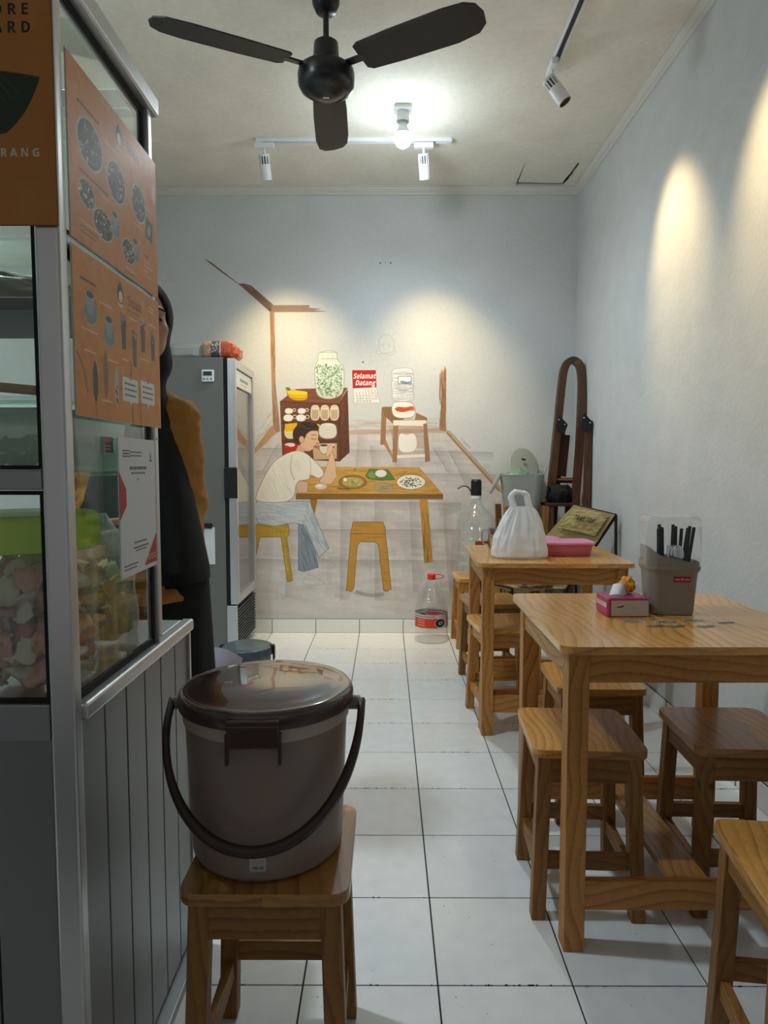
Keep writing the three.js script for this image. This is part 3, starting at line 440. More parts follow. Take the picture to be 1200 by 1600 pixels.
// ------------------------------------------------------------------ food cart on the left
const CX = -0.46, CF = -0.985, CB = -1.585, CL = -1.12, UB = -1.39;          // right side, front, base back, left end, back of the glass top
{
  const cart = thing('food_cart', 'grey aluminium food cart with a glass display top and panelled base', 'food cart', [-0.79, 0, -1.28]);
  const P = (n, g, m, p) => put(n, g, m, cart, p);
  const bx = (n, m, x0, x1, y0, y1, z0, z1, r = 0.002) => P(n, rbox(Math.abs(x1 - x0), Math.abs(y1 - y0), Math.abs(z1 - z0), r, 2), m, [(x0 + x1) / 2, (y0 + y1) / 2, (z0 + z1) / 2]);
  bx('post', M.alu, CX - 0.037, CX, 0, 1.88, CF, CF - 0.028, 0.006);
  bx('post', M.alu, CL, CL + 0.037, 0, 1.88, CF, CF - 0.028, 0.006);
  bx('post', M.alu, CX - 0.026, CX - 0.001, 0.792, 1.84, UB + 0.02, UB, 0.003);
  bx('post', M.alu, CL, CL + 0.025, 0.792, 1.84, UB + 0.02, UB, 0.003);
  bx('post', M.alu, CX - 0.03, CX, 0, 0.766, CB + 0.012, CB, 0.003);
  bx('post', M.alu, CL, CL + 0.03, 0, 0.766, CB + 0.012, CB, 0.003);
  bx('top_rail', M.alu, CX - 0.034, CX + 0.008, 1.84, 1.876, CF - 0.029, -1.412, 0.005);
  bx('top_rail', M.alu, CL, CX - 0.038, 1.84, 1.876, CF - 0.002, CF - 0.026, 0.004);
  bx('top_rail', M.alu, CL, CX - 0.036, 1.84, 1.876, UB + 0.02, UB - 0.02, 0.004);
  bx('counter_rail', M.alu, CX - 0.02, CX + 0.007, 0.766, 0.793, CF - 0.029, CB - 0.004, 0.006);
  bx('counter_rail', M.aluDull, CL + 0.038, CX - 0.038, 0.745, 0.8, CF - 0.001, CF - 0.024, 0.003);
  bx('counter_deck', M.alu, CL + 0.005, CX - 0.021, 0.772, 0.79, CF - 0.03, CB, 0.003);
  bx('middle_rail', M.alu, CX - 0.018, CX - 0.002, 1.472, 1.487, CF - 0.029, UB + 0.021, 0.002);
  bx('middle_rail', M.aluDull, CL + 0.038, CX - 0.038, 1.117, 1.146, CF - 0.002, CF - 0.02, 0.003);
  // base panels: one slat per strip with a dark joint between
  bx('panel_backing', M.blackSoft, CX - 0.024, CX - 0.016, 0.02, 0.764, CF - 0.03, CB + 0.014, 0.001);
  for (let z = CF - 0.029, i = 0; z > CB + 0.02; z -= 0.0935, i++) { const z1 = Math.max(z - 0.0895, CB + 0.014); bx('panel_slat', M.panel, CX - 0.016, CX - 0.006, 0.03, 0.764, z - 0.001, z1, 0.0015); }
  bx('panel_backing', M.blackSoft, CL + 0.038, CX - 0.038, 0.02, 0.744, CF - 0.018, CF - 0.024, 0.001);
  for (let x = CX - 0.039; x > CL + 0.05; x -= 0.0935) bx('panel_slat', M.panel, Math.max(x - 0.0895, CL + 0.039), x, 0.03, 0.744, CF - 0.008, CF - 0.018, 0.0015);
  bx('back_panel', M.panel, CL + 0.031, CX - 0.031, 0.02, 0.764, CB + 0.01, CB + 0.004, 0.001);
  bx('kick_strip', M.aluDull, CX - 0.03, CX + 0.02, 0, 0.02, CF - 0.03, CB - 0.01, 0.003);
  // glass in black gaskets
  const gk = (x, z0, z1, y0, y1) => { const w = 0.012; return [bx('gasket', M.rubber, x - 0.006, x + 0.002, y0, y0 + w, z0, z1, 0.001), bx('gasket', M.rubber, x - 0.006, x + 0.002, y1 - w, y1, z0, z1, 0.001), bx('gasket', M.rubber, x - 0.006, x + 0.002, y0 + w, y1 - w, z0, z0 - 0.006, 0.001), bx('gasket', M.rubber, x - 0.006, x + 0.002, y0 + w, y1 - w, z1 + w, z1, 0.001)]; };
  gk(CX - 0.012, CF - 0.029, UB + 0.021, 0.793, 1.471); gk(CX - 0.012, CF - 0.029, UB + 0.021, 1.488, 1.84);
  bx('glass_pane', M.glassPane, CX - 0.016, CX - 0.012, 0.8, 1.465, CF - 0.034, UB + 0.03, 0.0005);
  bx('glass_pane', M.glassPane, CX - 0.016, CX - 0.012, 1.495, 1.832, CF - 0.034, UB + 0.03, 0.0005);
  const gf = (y0, y1) => { bx('gasket', M.rubber, CL + 0.038, CX - 0.038, y0, y0 + 0.006, CF - 0.008, CF - 0.016, 0.001); bx('gasket', M.rubber, CL + 0.038, CX - 0.038, y1 - 0.006, y1, CF - 0.008, CF - 0.016, 0.001); bx('gasket', M.rubber, CX - 0.0445, CX - 0.0375, y0 + 0.006, y1 - 0.006, CF - 0.008, CF - 0.016, 0.001); bx('glass_pane', M.glassPane, CL + 0.04, CX - 0.042, y0 + 0.005, y1 - 0.005, CF - 0.01, CF - 0.014, 0.0005); };
  gf(0.801, 1.116); gf(1.147, 1.84);
  // shelves inside
  bx('shelf', M.glassPane, CL + 0.01, CX - 0.03, 1.249, 1.255, CF - 0.03, UB + 0.03, 0.001);
  bx('shelf', std('#3a3632', 0.6), CL + 0.01, CX - 0.03, 1.38, 1.398, CF - 0.03, -1.25, 0.002);
  bx('shelf', M.glassPane, CL + 0.01, CX - 0.03, 1.478, 1.484, CF - 0.03, UB + 0.03, 0.001);
  bx('shelf', M.glassPane, CL + 0.01, CX - 0.03, 1.134, 1.142, CF - 0.03, UB + 0.03, 0.002);
  for (const y of [1.205, 0.806]) P('rivet', new THREE.SphereGeometry(0.003, 10, 8), M.chrome, [CX + 0.0, y, UB + 0.012]);
}
// printed sheets on the cart
const face = (tex, o = {}) => std('#ffffff', 0.35, 0, { map: tex, ...o });
function sheet(name, label, category, w, h, tex, p, turnY, edge = '#cfc9bf', mat) {
  const t = thing(name, label, category, p, turnY);
  mesh('sheet', rbox(w, h, 0.0016, 0.0004, 1), std(edge, 0.4), t);
  mesh('print', new THREE.PlaneGeometry(w - 0.002, h - 0.002), mat || phys({ map: tex, roughness: 0.55, clearcoat: 0.12, clearcoatRoughness: 0.25 }), t, [0, 0, 0.0012]);
  return t;
}
const dish = (c, x, y, rx, ry) => { c.fillStyle = '#c9c2b4'; c.beginPath(); c.ellipse(x, y, rx, ry, 0, 0, 7); c.fill(); c.fillStyle = '#5b4a3a'; c.beginPath(); c.ellipse(x, y, rx * 0.9, ry * 0.9, 0, 0, 7); c.fill(); for (let i = 0; i < 90; i++) { const t = rr(0, 6.3), r = Math.sqrt(rnd()) * 0.84; c.fillStyle = ['#8c7c68', '#d8cfbd', '#4a4a3c', '#a58f6e', '#6d745a', '#e8e2d4', '#3a2c22'][i % 7]; c.beginPath(); c.ellipse(x + Math.cos(t) * rx * r, y + Math.sin(t) * ry * r, rr(3, 10), rr(2, 7), rr(0, 3), 0, 7); c.fill(); } };
const cup = (c, x, y, s) => { c.fillStyle = '#7f8a88'; c.beginPath(); c.ellipse(x, y + 30 * s, 44 * s, 32 * s, 0, 0, 7); c.fill(); c.strokeStyle = '#b9c2bf'; c.lineWidth = 3; c.stroke(); c.fillStyle = '#98a3a2'; c.beginPath(); c.moveTo(x - 26 * s, y - 26 * s); c.lineTo(x + 26 * s, y - 26 * s); c.lineTo(x + 18 * s, y + 32 * s); c.lineTo(x - 18 * s, y + 32 * s); c.fill(); c.fillStyle = '#46504f'; c.beginPath(); c.ellipse(x, y - 26 * s, 26 * s, 12 * s, 0, 0, 7); c.fill(); c.strokeStyle = '#b9c2bf'; c.stroke(); c.lineWidth = 6 * s; c.strokeStyle = '#7c8786'; c.beginPath(); c.arc(x + 28 * s, y, 12 * s, -1.4, 1.4); c.stroke(); };
const logo = (c, x, y, s) => { c.fillStyle = '#4a3026'; c.beginPath(); c.ellipse(x, y, 34 * s, 44 * s, 0, 0, 7); c.fill(); c.beginPath(); c.moveTo(x - 14 * s, y - 36 * s); c.lineTo(x, y - 62 * s); c.lineTo(x + 14 * s, y - 36 * s); c.fill(); c.fillStyle = '#efe6dc'; c.beginPath(); c.ellipse(x + 4 * s, y + 12 * s, 22 * s, 27 * s, 0, 0, 7); c.fill(); c.strokeStyle = '#4a3026'; c.lineWidth = 2.4 * s; c.beginPath(); c.moveTo(x - 4 * s, y + 8 * s); c.lineTo(x + 2 * s, y + 8 * s); c.moveTo(x + 12 * s, y + 8 * s); c.lineTo(x + 18 * s, y + 8 * s); c.moveTo(x + 2 * s, y + 24 * s); c.quadraticCurveTo(x + 8 * s, y + 29 * s, x + 14 * s, y + 24 * s); c.stroke(); c.fillStyle = '#efe6dc'; for (const [a, b] of [[-16, 50], [0, 54], [20, 52]]) { c.beginPath(); c.ellipse(x + a * s, y + b * s, 7 * s, 8 * s, 0, 0, 7); c.fill(); } };
// short unreadable menu lines, as soft strokes of print
const scrib = (c, x, y, w, col, lw = 4) => { c.strokeStyle = col; c.lineWidth = lw; c.setLineDash([7, 2, 12, 3, 5, 3]); c.beginPath(); c.moveTo(x, y); c.lineTo(x + w, y); c.stroke(); c.setLineDash([]); };
const orange = (c, w, h) => { c.fillStyle = '#d98a3c'; c.fillRect(0, 0, w, h); for (let i = 0; i < 900; i++) { c.fillStyle = `rgba(${rnd() < 0.5 ? '255,220,170' : '90,50,20'},${rr(0.01, 0.05)})`; c.beginPath(); c.ellipse(rr(0, w), rr(0, h), rr(4, 40), rr(4, 40), 0, 0, 7); c.fill(); } };
const menuFood = canvasTex(1024, 736, (c, w, h) => {
  orange(c, w, h); c.textAlign = 'left';
  scrib(c, 90, 150, 210, '#4a2c18', 14); dish(c, 205, 285, 130, 108); dish(c, 480, 330, 112, 100); dish(c, 760, 320, 100, 98);
  logo(c, 520, 95, 1.05); c.fillStyle = '#4a2418'; c.font = 'bold 66px serif'; c.fillText('Suun', 610, 118); scrib(c, 600, 140, 170, '#e9c79a', 5);
  scrib(c, 330, 190, 190, '#f0d8b4', 6); scrib(c, 90, 430, 290, '#4a2c18', 12); scrib(c, 300, 455, 90, '#f0d8b4', 8);
  dish(c, 160, 510, 84, 62); cup(c, 450, 520, 1.2); dish(c, 320, 585, 110, 70); cup(c, 700, 560, 1.15); dish(c, 610, 610, 84, 62);
  c.fillStyle = '#55534c'; c.save(); c.translate(905, 405); c.rotate(0.12); c.fillRect(-50, -55, 100, 110); c.fillStyle = '#a8a294'; c.beginPath(); c.ellipse(0, 5, 24, 34, 0.4, 0, 7); c.fill(); c.restore();
  scrib(c, 840, 300, 120, '#f0d8b4', 6); scrib(c, 690, 440, 130, '#f0d8b4', 6); for (let i = 0; i < 5; i++) { scrib(c, 820, 560 + i * 26, 60 + i % 3 * 30, i ? '#f0d8b4' : '#4a2c18', i ? 6 : 9); } for (let i = 0; i < 3; i++) scrib(c, 90, 640 + i * 22, 190 - i * 20, i ? '#5a3a22' : '#f0d8b4', 6); scrib(c, 560, 696, 150, '#f0d8b4', 7); scrib(c, 560, 716, 120, '#4a2c18', 5);
  c.fillStyle = 'rgba(225,205,205,.85)'; c.beginPath(); c.ellipse(985, 180, 26, 60, 0, 0, 7); c.fill();
});
const menuDrink = canvasTex(1024, 704, (c, w, h) => {
  orange(c, w, h); scrib(c, 70, 120, 150, '#4a2c18', 12);
  logo(c, 490, 85, 1.05); c.fillStyle = '#4a2418'; c.font = 'bold 72px serif'; c.textAlign = 'left'; c.fillText('Suun', 580, 118); scrib(c, 570, 140, 170, '#5a3a22', 5);
  cup(c, 160, 210, 1.45); cup(c, 350, 275, 1.4);
  const glass = (x, y, w2, h2, a, b) => { c.fillStyle = a; c.beginPath(); c.moveTo(x - w2, y); c.lineTo(x + w2, y); c.lineTo(x + w2 * 0.62, y + h2); c.lineTo(x - w2 * 0.62, y + h2); c.fill(); c.fillStyle = b; for (let i = 0; i < 9; i++) { c.beginPath(); c.ellipse(x + rr(-w2, w2) * 0.8, y + rr(-8, 44), rr(7, 14), rr(6, 12), rr(0, 3), 0, 7); c.fill(); } c.strokeStyle = 'rgba(230,220,205,.7)'; c.lineWidth = 3; c.stroke(); };
  glass(520, 180, 36, 165, '#4d4a4c', '#8a8078'); glass(655, 232, 36, 180, '#6a4a3c', '#97745c'); glass(775, 158, 38, 160, '#5d4146', '#a89a92'); glass(920, 200, 36, 140, '#54424a', '#83736f');
  for (const [x, y, l] of [[250, 180, 140], [70, 330, 160], [590, 175, 100], [500, 395, 70], [860, 150, 120], [735, 355, 130], [90, 420, 110], [330, 425, 120], [250, 620, 110], [860, 60, 90], [860, 80, 80]]) scrib(c, x, y, l, '#f0d8b4', 7);
  for (const [x, y, hh, col] of [[190, 455, 180, '#4b4a42'], [300, 390, 220, '#93664a'], [420, 450, 190, '#b9b0ae']]) { c.fillStyle = col; c.beginPath(); c.ellipse(x, y + hh / 2, 26, hh / 2, 0, 0, 7); c.fill(); } c.fillStyle = '#4c4248'; for (let i = 0; i < 8; i++) { c.beginPath(); c.ellipse(420 + rr(-14, 14), rr(540, 620), 6, 9, rr(0, 3), 0, 7); c.fill(); }
  for (const [x, y, ww] of [[490, 480, 200], [730, 470, 200]]) { c.fillStyle = '#e4e3e2'; c.beginPath(); c.roundRect(x, y, ww, 118, 12); c.fill(); c.beginPath(); c.moveTo(x + 90, y + 116); c.lineTo(x + 122, y + 116); c.lineTo(x + 106, y + 146); c.fill(); for (let i = 0; i < 3; i++) scrib(c, x + 26, y + 30 + i * 28, ww - 60 + (i % 2) * 14, '#3a3c44', 9); c.strokeStyle = '#8a5a26'; c.lineWidth = 5; c.beginPath(); c.arc(x + 104, y - 8, 14, 0, 7); c.stroke(); }
  c.strokeStyle = 'rgba(120,60,16,.75)'; c.lineCap = 'round'; for (const [x, y0, y1, lw] of [[600, 395, 470, 7], [605, 610, 704, 14], [715, 600, 704, 10], [190, 640, 704, 7]]) { c.lineWidth = lw; c.beginPath(); c.moveTo(x, y0); c.lineTo(x + 5, y1); c.stroke(); } c.lineWidth = 9; c.beginPath(); c.moveTo(20, 440); c.quadraticCurveTo(80, 480, 110, 600); c.stroke();   // rusty drips
});
sheet('menu_board', 'upper orange menu sheet with photos of dishes on the cart glass', 'menu', 0.382, 0.262, menuFood, [CX + 0.0018, 1.616, -1.205], Math.PI / 2, '#d9d6cf');
sheet('menu_board', 'lower orange drinks menu with cups and glasses on the cart side', 'menu', 0.382, 0.25, menuDrink, [CX + 0.0018, 1.352, -1.205], Math.PI / 2, '#d9d6cf');
const payTex = canvasTex(512, 680, (c, w, h) => {
  c.fillStyle = '#dcdde0'; c.fillRect(0, 0, w, h); c.fillStyle = '#b5202c'; c.beginPath(); c.moveTo(0, 160); c.lineTo(90, 250); c.lineTo(90, 330); c.lineTo(0, 400); c.fill(); c.beginPath(); c.moveTo(w, 500); c.lineTo(w, h - 20); c.lineTo(320, h - 20); c.fill();
  c.fillStyle = '#26262a'; c.font = 'bold 34px sans-serif'; c.textAlign = 'left'; c.strokeStyle = '#26262a'; c.lineWidth = 5; c.strokeRect(56, 60, 96, 28); scrib(c, 64, 74, 80, '#26262a', 10); scrib(c, 160, 66, 150, '#3a3a3e', 8); scrib(c, 160, 84, 150, '#3a3a3e', 8);
  c.beginPath(); c.moveTo(428, 56); c.lineTo(446, 84); c.lineTo(464, 54); c.lineTo(452, 100); c.lineTo(470, 112); c.lineTo(430, 112); c.lineTo(440, 96); c.fill();
  scrib(c, 140, 146, 240, '#26262a', 16); scrib(c, 160, 172, 200, '#55555a', 10); scrib(c, 240, 204, 26, '#55555a', 10);
  scrib(c, 180, 524, 180, '#55555a', 10); scrib(c, 170, 550, 210, '#3a3a3e', 9); scrib(c, 200, 566, 150, '#3a3a3e', 7); scrib(c, 40, 628, 180, '#3a3a3e', 8); scrib(c, 40, 646, 170, '#3a3a3e', 8);
  c.strokeStyle = '#f0e4e4'; c.lineWidth = 4; for (const x of [395, 440, 484]) { c.beginPath(); c.arc(x, 622, 13, 0, 7); c.stroke(); }
});
sheet('payment_notice', 'white payment notice with red corners on the cart glass', 'notice', 0.185, 0.246, payTex, [CX + 0.0012, 1.078, -1.262], Math.PI / 2, '#e4e4e6');
sheet('small_sticker', 'small pinkish sticker on the glass beside the payment notice', 'sticker', 0.036, 0.028, canvasTex(128, 96, (c, w, h) => { c.fillStyle = '#6d5c5c'; c.fillRect(0, 0, w, h); c.fillStyle = '#b85a66'; c.fillRect(0, 0, w, 30); for (let i = 0; i < 5; i++) scrib(c, 10, 44 + i * 10, 90, i % 2 ? '#c9c0bc' : '#332a2a', 5); }), [CX - 0.009, 1.187, -1.158], Math.PI / 2);
const bannerTex = canvasTex(1024, 816, (c, w, h) => {
  c.fillStyle = '#b8752c'; c.fillRect(0, 0, w, h); for (let i = 0; i < 500; i++) { c.fillStyle = `rgba(${rnd() < 0.5 ? '255,220,170' : '80,46,18'},${rr(0.01, 0.035)})`; c.beginPath(); c.ellipse(rr(0, w), rr(0, h), rr(4, 50), rr(4, 50), 0, 0, 7); c.fill(); }
  c.textAlign = 'right'; c.fillStyle = '#171210'; c.font = 'bold 34px sans-serif'; c.fillText('O R E', 976, 366); c.fillText('A R D', 979, 404);
  c.fillStyle = '#22301f'; c.beginPath(); c.moveTo(640, 500); c.quadraticCurveTo(820, 462, 995, 498); c.quadraticCurveTo(968, 580, 915, 618); c.quadraticCurveTo(740, 640, 640, 500); c.fill(); c.strokeStyle = '#3d5433'; c.lineWidth = 2; for (let i = 0; i < 9; i++) { c.beginPath(); c.moveTo(700 + i * 26, 494); c.quadraticCurveTo(780 + i * 18, 505, 820 + i * 16, 600 - i * 8); c.stroke(); }
  c.fillStyle = '#d7cfc4'; c.font = 'bold 25px sans-serif'; c.fillText('R A N G', 990, 668);
});
sheet('banner_board', 'brown banner board with black brush lettering above the front glass', 'banner', 0.64, 0.51, bannerTex, [CX + 0.002 - 0.32, 1.742, CF + 0.004], 0, '#7a5126');

// jars, crackers and packets inside the cart
const crackGeo = [0, 1, 2, 3].map((k) => { const g = mergeVertices(new THREE.IcosahedronGeometry(1, 3).deleteAttribute('uv').deleteAttribute('normal')); const p = g.attributes.position, v = V(0, 0, 0); for (let i = 0; i < p.count; i++) { v.fromBufferAttribute(p, i); const s = 1 + 0.22 * n3(v.x * 1.6 + k * 9, v.y * 1.6, v.z * 1.6) + 0.07 * n3(v.x * 5, v.y * 5 + k, v.z * 5); const x = v.x * s, z = v.z * s * 0.82; p.setXYZ(i, x * 0.026, v.y * 0.0075 * s + 0.008 * (x * x - z * z * 0.6) + 0.0025 * n3(x * 3, z * 3, k), z * 0.026); } g.computeVertexNormals(); return g; });
const crackMat = { white: std('#f9e9dc', 0.75), pink: std('#f0a69c', 0.75), cream: std('#f2dcc8', 0.75), yellow: std('#ddc98c', 0.7) };
function crackers(n, cx, cz, rx, rz, y0, y1, cols, label, group, rmin = 0) {
  const done = []; let tries = 0;
  while (done.length < n && tries++ < 20000) {
    const a = rr(0, 6.2832), q = Math.sqrt(rr(rmin, 1)), x = cx + Math.cos(a) * rx * q, z = cz + Math.sin(a) * rz * q, y = rr(y0, y1);
    if (done.some((d) => Math.hypot(d[0] - x, (d[1] - y) * 1.5, d[2] - z) < 0.021)) continue;
    done.push([x, y, z]); const col = cols[Math.floor(rnd() * cols.length)];
    const m = new THREE.Mesh(crackGeo[done.length % 4], crackMat[col]); m.name = numbered('cracker'); m.castShadow = m.receiveShadow = true; m.position.set(x, y, z); m.rotation.set(rr(-1.4, 1.4), rr(0, 6), rr(-1.4, 1.4)); m.scale.setScalar(rr(0.78, 1.0)); scene.add(m);
    const w = col === 'pink' ? 'pink' : col === 'yellow' ? 'yellow' : 'white';
    tag(m, label.replace('%', w), 'cracker', group.replace('%', w));
  }
}
{
  const jx = -0.607, jz = -1.135;
  const jar = thing('cracker_jar', 'clear jar of prawn crackers with a lime green lid', 'jar', [jx, 0.79, jz]);
  mesh('jar_body', lathe([[0, 0.002], [0.1, 0.002], [0.112, 0.01], [0.114, 0.04], [0.114, 0.19], [0.108, 0.214], [0.106, 0.235]], 56), M.clear, jar);
  mesh('lid', lathe([[0, 0.285], [0.112, 0.285], [0.1185, 0.279], [0.12, 0.27], [0.12, 0.229], [0.117, 0.227], [0.117, 0.279], [0, 0.28]], 64), std('#d6ec3a', 0.4), jar);
  crackers(150, jx, jz, 0.093, 0.093, 0.815, 0.985, ['white', 'cream', 'cream', 'pink', 'pink'], '% prawn cracker among those in the green-lidded jar', '% prawn crackers in the jar', 0.1);
  const sx = -0.555, sz = -1.305;
  const bag = thing('snack_bag', 'clear bag of yellow crackers behind the green-lidded jar', 'bag', [sx, 0.79, sz]);
  const rings = []; for (let j = 0; j <= 14; j++) { const v = j / 14, y = v * 0.27, k = v < 0.7 ? 1 - 0.1 * v : 0.93 * (1 - (v - 0.7) / 0.3 * 0.75); rings.push(Array.from({ length: 36 }, (_, i) => { const a = i / 36 * 6.2832, s = k * (1 + 0.06 * n3(Math.cos(a) * 2, v * 5, Math.sin(a) * 2)); return [Math.cos(a) * 0.072 * s * (v < 0.06 ? 0.9 : 1), y + 0.001, Math.sin(a) * 0.068 * s]; })); }
  mesh('bag_film', loft(rings, true, false), M.film, bag);
  crackers(34, sx, sz, 0.052, 0.05, 0.815, 0.955, ['yellow'], '% cracker among those in the clear bag', '% crackers in the clear bag', 0.2);
  // things on the upper shelves
  const box = thing('food_tub', 'frosted plastic tub on the middle cart shelf', 'tub', [-0.62, 1.1425, -1.17]);
  mesh('tub_body', loft([rectRing(0.24, 0.26, 0.02, 0), rectRing(0.26, 0.28, 0.025, 0.085)], true, false), phys({ color: '#e6ebe4', roughness: 0.45, transmission: 0.5, thickness: 0 }), box);
  mesh('lid', tr(rbox(0.268, 0.012, 0.288, 0.005), 0, 0.091, 0), phys({ color: '#d5d9d6', roughness: 0.5, transmission: 0.4, thickness: 0 }), box);
  const cab = thing('shredded_cabbage', 'heap of shredded pale green cabbage inside the frosted tub', 'vegetable', [-0.62, 1.146, -1.17]); cab.userData.kind = 'stuff';
  { const list = []; for (let i = 0; i < 240; i++) { const x = rr(-0.12, 0.12), z = rr(-0.13, 0.13), y = rr(0.004, 0.045); const g = tube([[0, 0, 0], [rr(0.01, 0.02), rr(0.002, 0.01), rr(-0.01, 0.01)], [rr(0.025, 0.035), rr(-0.002, 0.006), rr(-0.016, 0.016)]], 0.0024, 6, 5); g.rotateY(rr(0, 6)); g.translate(x * 0.8, y, z * 0.8); list.push(g); } mesh('shreds', merge(list), std('#b9c8a0', 0.6), cab); }
  const pk = thing('paper_packet', 'crumpled pale packet lying on the dark upper shelf', 'packet', [-0.64, 1.398, -1.16]);
  const pg = new THREE.SphereGeometry(1, 32, 20), pp = pg.attributes.position, pv = V(0, 0, 0); for (let i = 0; i < pp.count; i++) { pv.fromBufferAttribute(pp, i); const s = 1 + 0.16 * n3(pv.x * 2.4, pv.y * 2.4, pv.z * 2.4); pp.setXYZ(i, pv.x * 0.14 * s, 0.034 + pv.y * 0.033, pv.z * 0.1 * s); } pg.computeVertexNormals();
  mesh('packet_film', pg, phys({ color: '#b8aa9a', roughness: 0.4 }), pk);
  const sp = thing('wooden_spatula', 'pale wooden spatula lying aslant on the glass shelf', 'spatula', [-0.62, 1.2665, -1.03]);
  mesh('spatula_blade', tr(rbox(0.22, 0.012, 0.05, 0.005, 2), 0, 0.0, 0), wood(texPine, '#c8baa4', 0.6), sp).rotation.z = -0.09; sp.position.y = 1.273;
}
// ------------------------------------------------------------------ brown lidded tub on the foreground stool
{
  const TX = -0.222, TZ = -1.247;
  const t = thing('insulated_tub', 'brown insulated tub with a glossy dark lid and hanging bail handle', 'tub', [TX, SH, TZ], 0);
  const body = std('#8d7a70', 0.36), darkB = phys({ color: '#46312c', roughness: 0.3, clearcoat: 0.3, clearcoatRoughness: 0.1 });
  mesh('tub_body', lathe([[0, 0.0], [0.126, 0.0], [0.134, 0.004], [0.138, 0.012], [0.148, 0.252], [0.143, 0.252], [0.134, 0.012], [0, 0.008]], 96), body, t);
  mesh('rim_band', lathe([[0.1475, 0.247], [0.1515, 0.25], [0.1535, 0.28], [0.1485, 0.283], [0.1475, 0.247]], 96), std('#b5a297', 0.38), t);
  mesh('lid', lathe([[0, 0.312], [0.05, 0.3115], [0.1, 0.309], [0.128, 0.3055], [0.141, 0.302], [0.1475, 0.3045], [0.154, 0.303], [0.1585, 0.297], [0.1595, 0.288], [0.158, 0.2745], [0.1555, 0.2735], [0.1545, 0.285], [0, 0.29]], 128), phys({ color: '#48332c', roughness: 0.2, clearcoat: 1, clearcoatRoughness: 0.03 }), t);
  mesh('lid_edge', lathe([[0.1596, 0.293], [0.1606, 0.288], [0.159, 0.274], [0.157, 0.273]], 96), darkB, t);
  const latch = mesh('latch', merge([tr(rbox(0.086, 0.04, 0.012, 0.004), 0, 0.268, 0.163), tr(rbox(0.006, 0.052, 0.014, 0.002), -0.043, 0.246, 0.16), tr(rbox(0.006, 0.052, 0.014, 0.002), 0.043, 0.246, 0.16), tr(rbox(0.086, 0.01, 0.02, 0.003), 0, 0.29, 0.158)]), darkB, t); latch.rotation.y = 0.03;
  for (const s of [-1, 1]) mesh('handle_pivot', (() => { const g = cyl(0.013, 0.013, 0.024, 20); g.rotateZ(Math.PI / 2); return g; })(), std('#8a7970', 0.4), t, [s * 0.161, 0.268, 0]);
  const pts = []; for (let i = 0; i <= 24; i++) { const a = i / 24 * Math.PI; const x = -Math.cos(a) * 0.176, s = Math.sin(a); pts.push(V(x, 0.272 - 0.012 * 0 - s * 0.196, 0.0 + 0.196 * Math.pow(s, 0.75) * 0.86)); }
  const curve = new THREE.CatmullRomCurve3(pts); const fr = 80, strip = []; const sec = [[-0.005, -0.0085], [0.005, -0.0085], [0.007, 0], [0.005, 0.0085], [-0.005, 0.0085], [-0.007, 0]];
  for (let i = 0; i <= fr; i++) { const p = curve.getPoint(i / fr), tg = curve.getTangent(i / fr), out = V(p.x, 0, p.z).normalize(), up = tg.clone().cross(out).normalize(), o2 = up.clone().cross(tg).normalize(); strip.push(sec.map(([a, b]) => { const v = p.clone().addScaledVector(o2, a).addScaledVector(up, b); return [v.x, v.y, v.z]; })); }
  mesh('bail_handle', loft(strip, true, true), std('#3a2a26', 0.42), t);
  const lab = canvasTex(128, 112, (c, w, h) => { c.fillStyle = '#b9b3ae'; c.fillRect(0, 0, w, h); for (let i = 0; i < 4; i++) scrib(c, 18, 20 + i * 12, 92, '#8a8580', 4); for (let x = 20; x < 108; x += rr(2, 6)) { c.fillStyle = '#3a3634'; c.fillRect(x, 70, rr(1, 3), 26); } });
  const lg = new THREE.CylinderGeometry(0.1405, 0.1393, 0.024, 12, 1, true, -0.09, 0.2); mesh('price_label', lg, face(lab), t, [0, 0.037, 0]).rotation.y = 0.03;
}

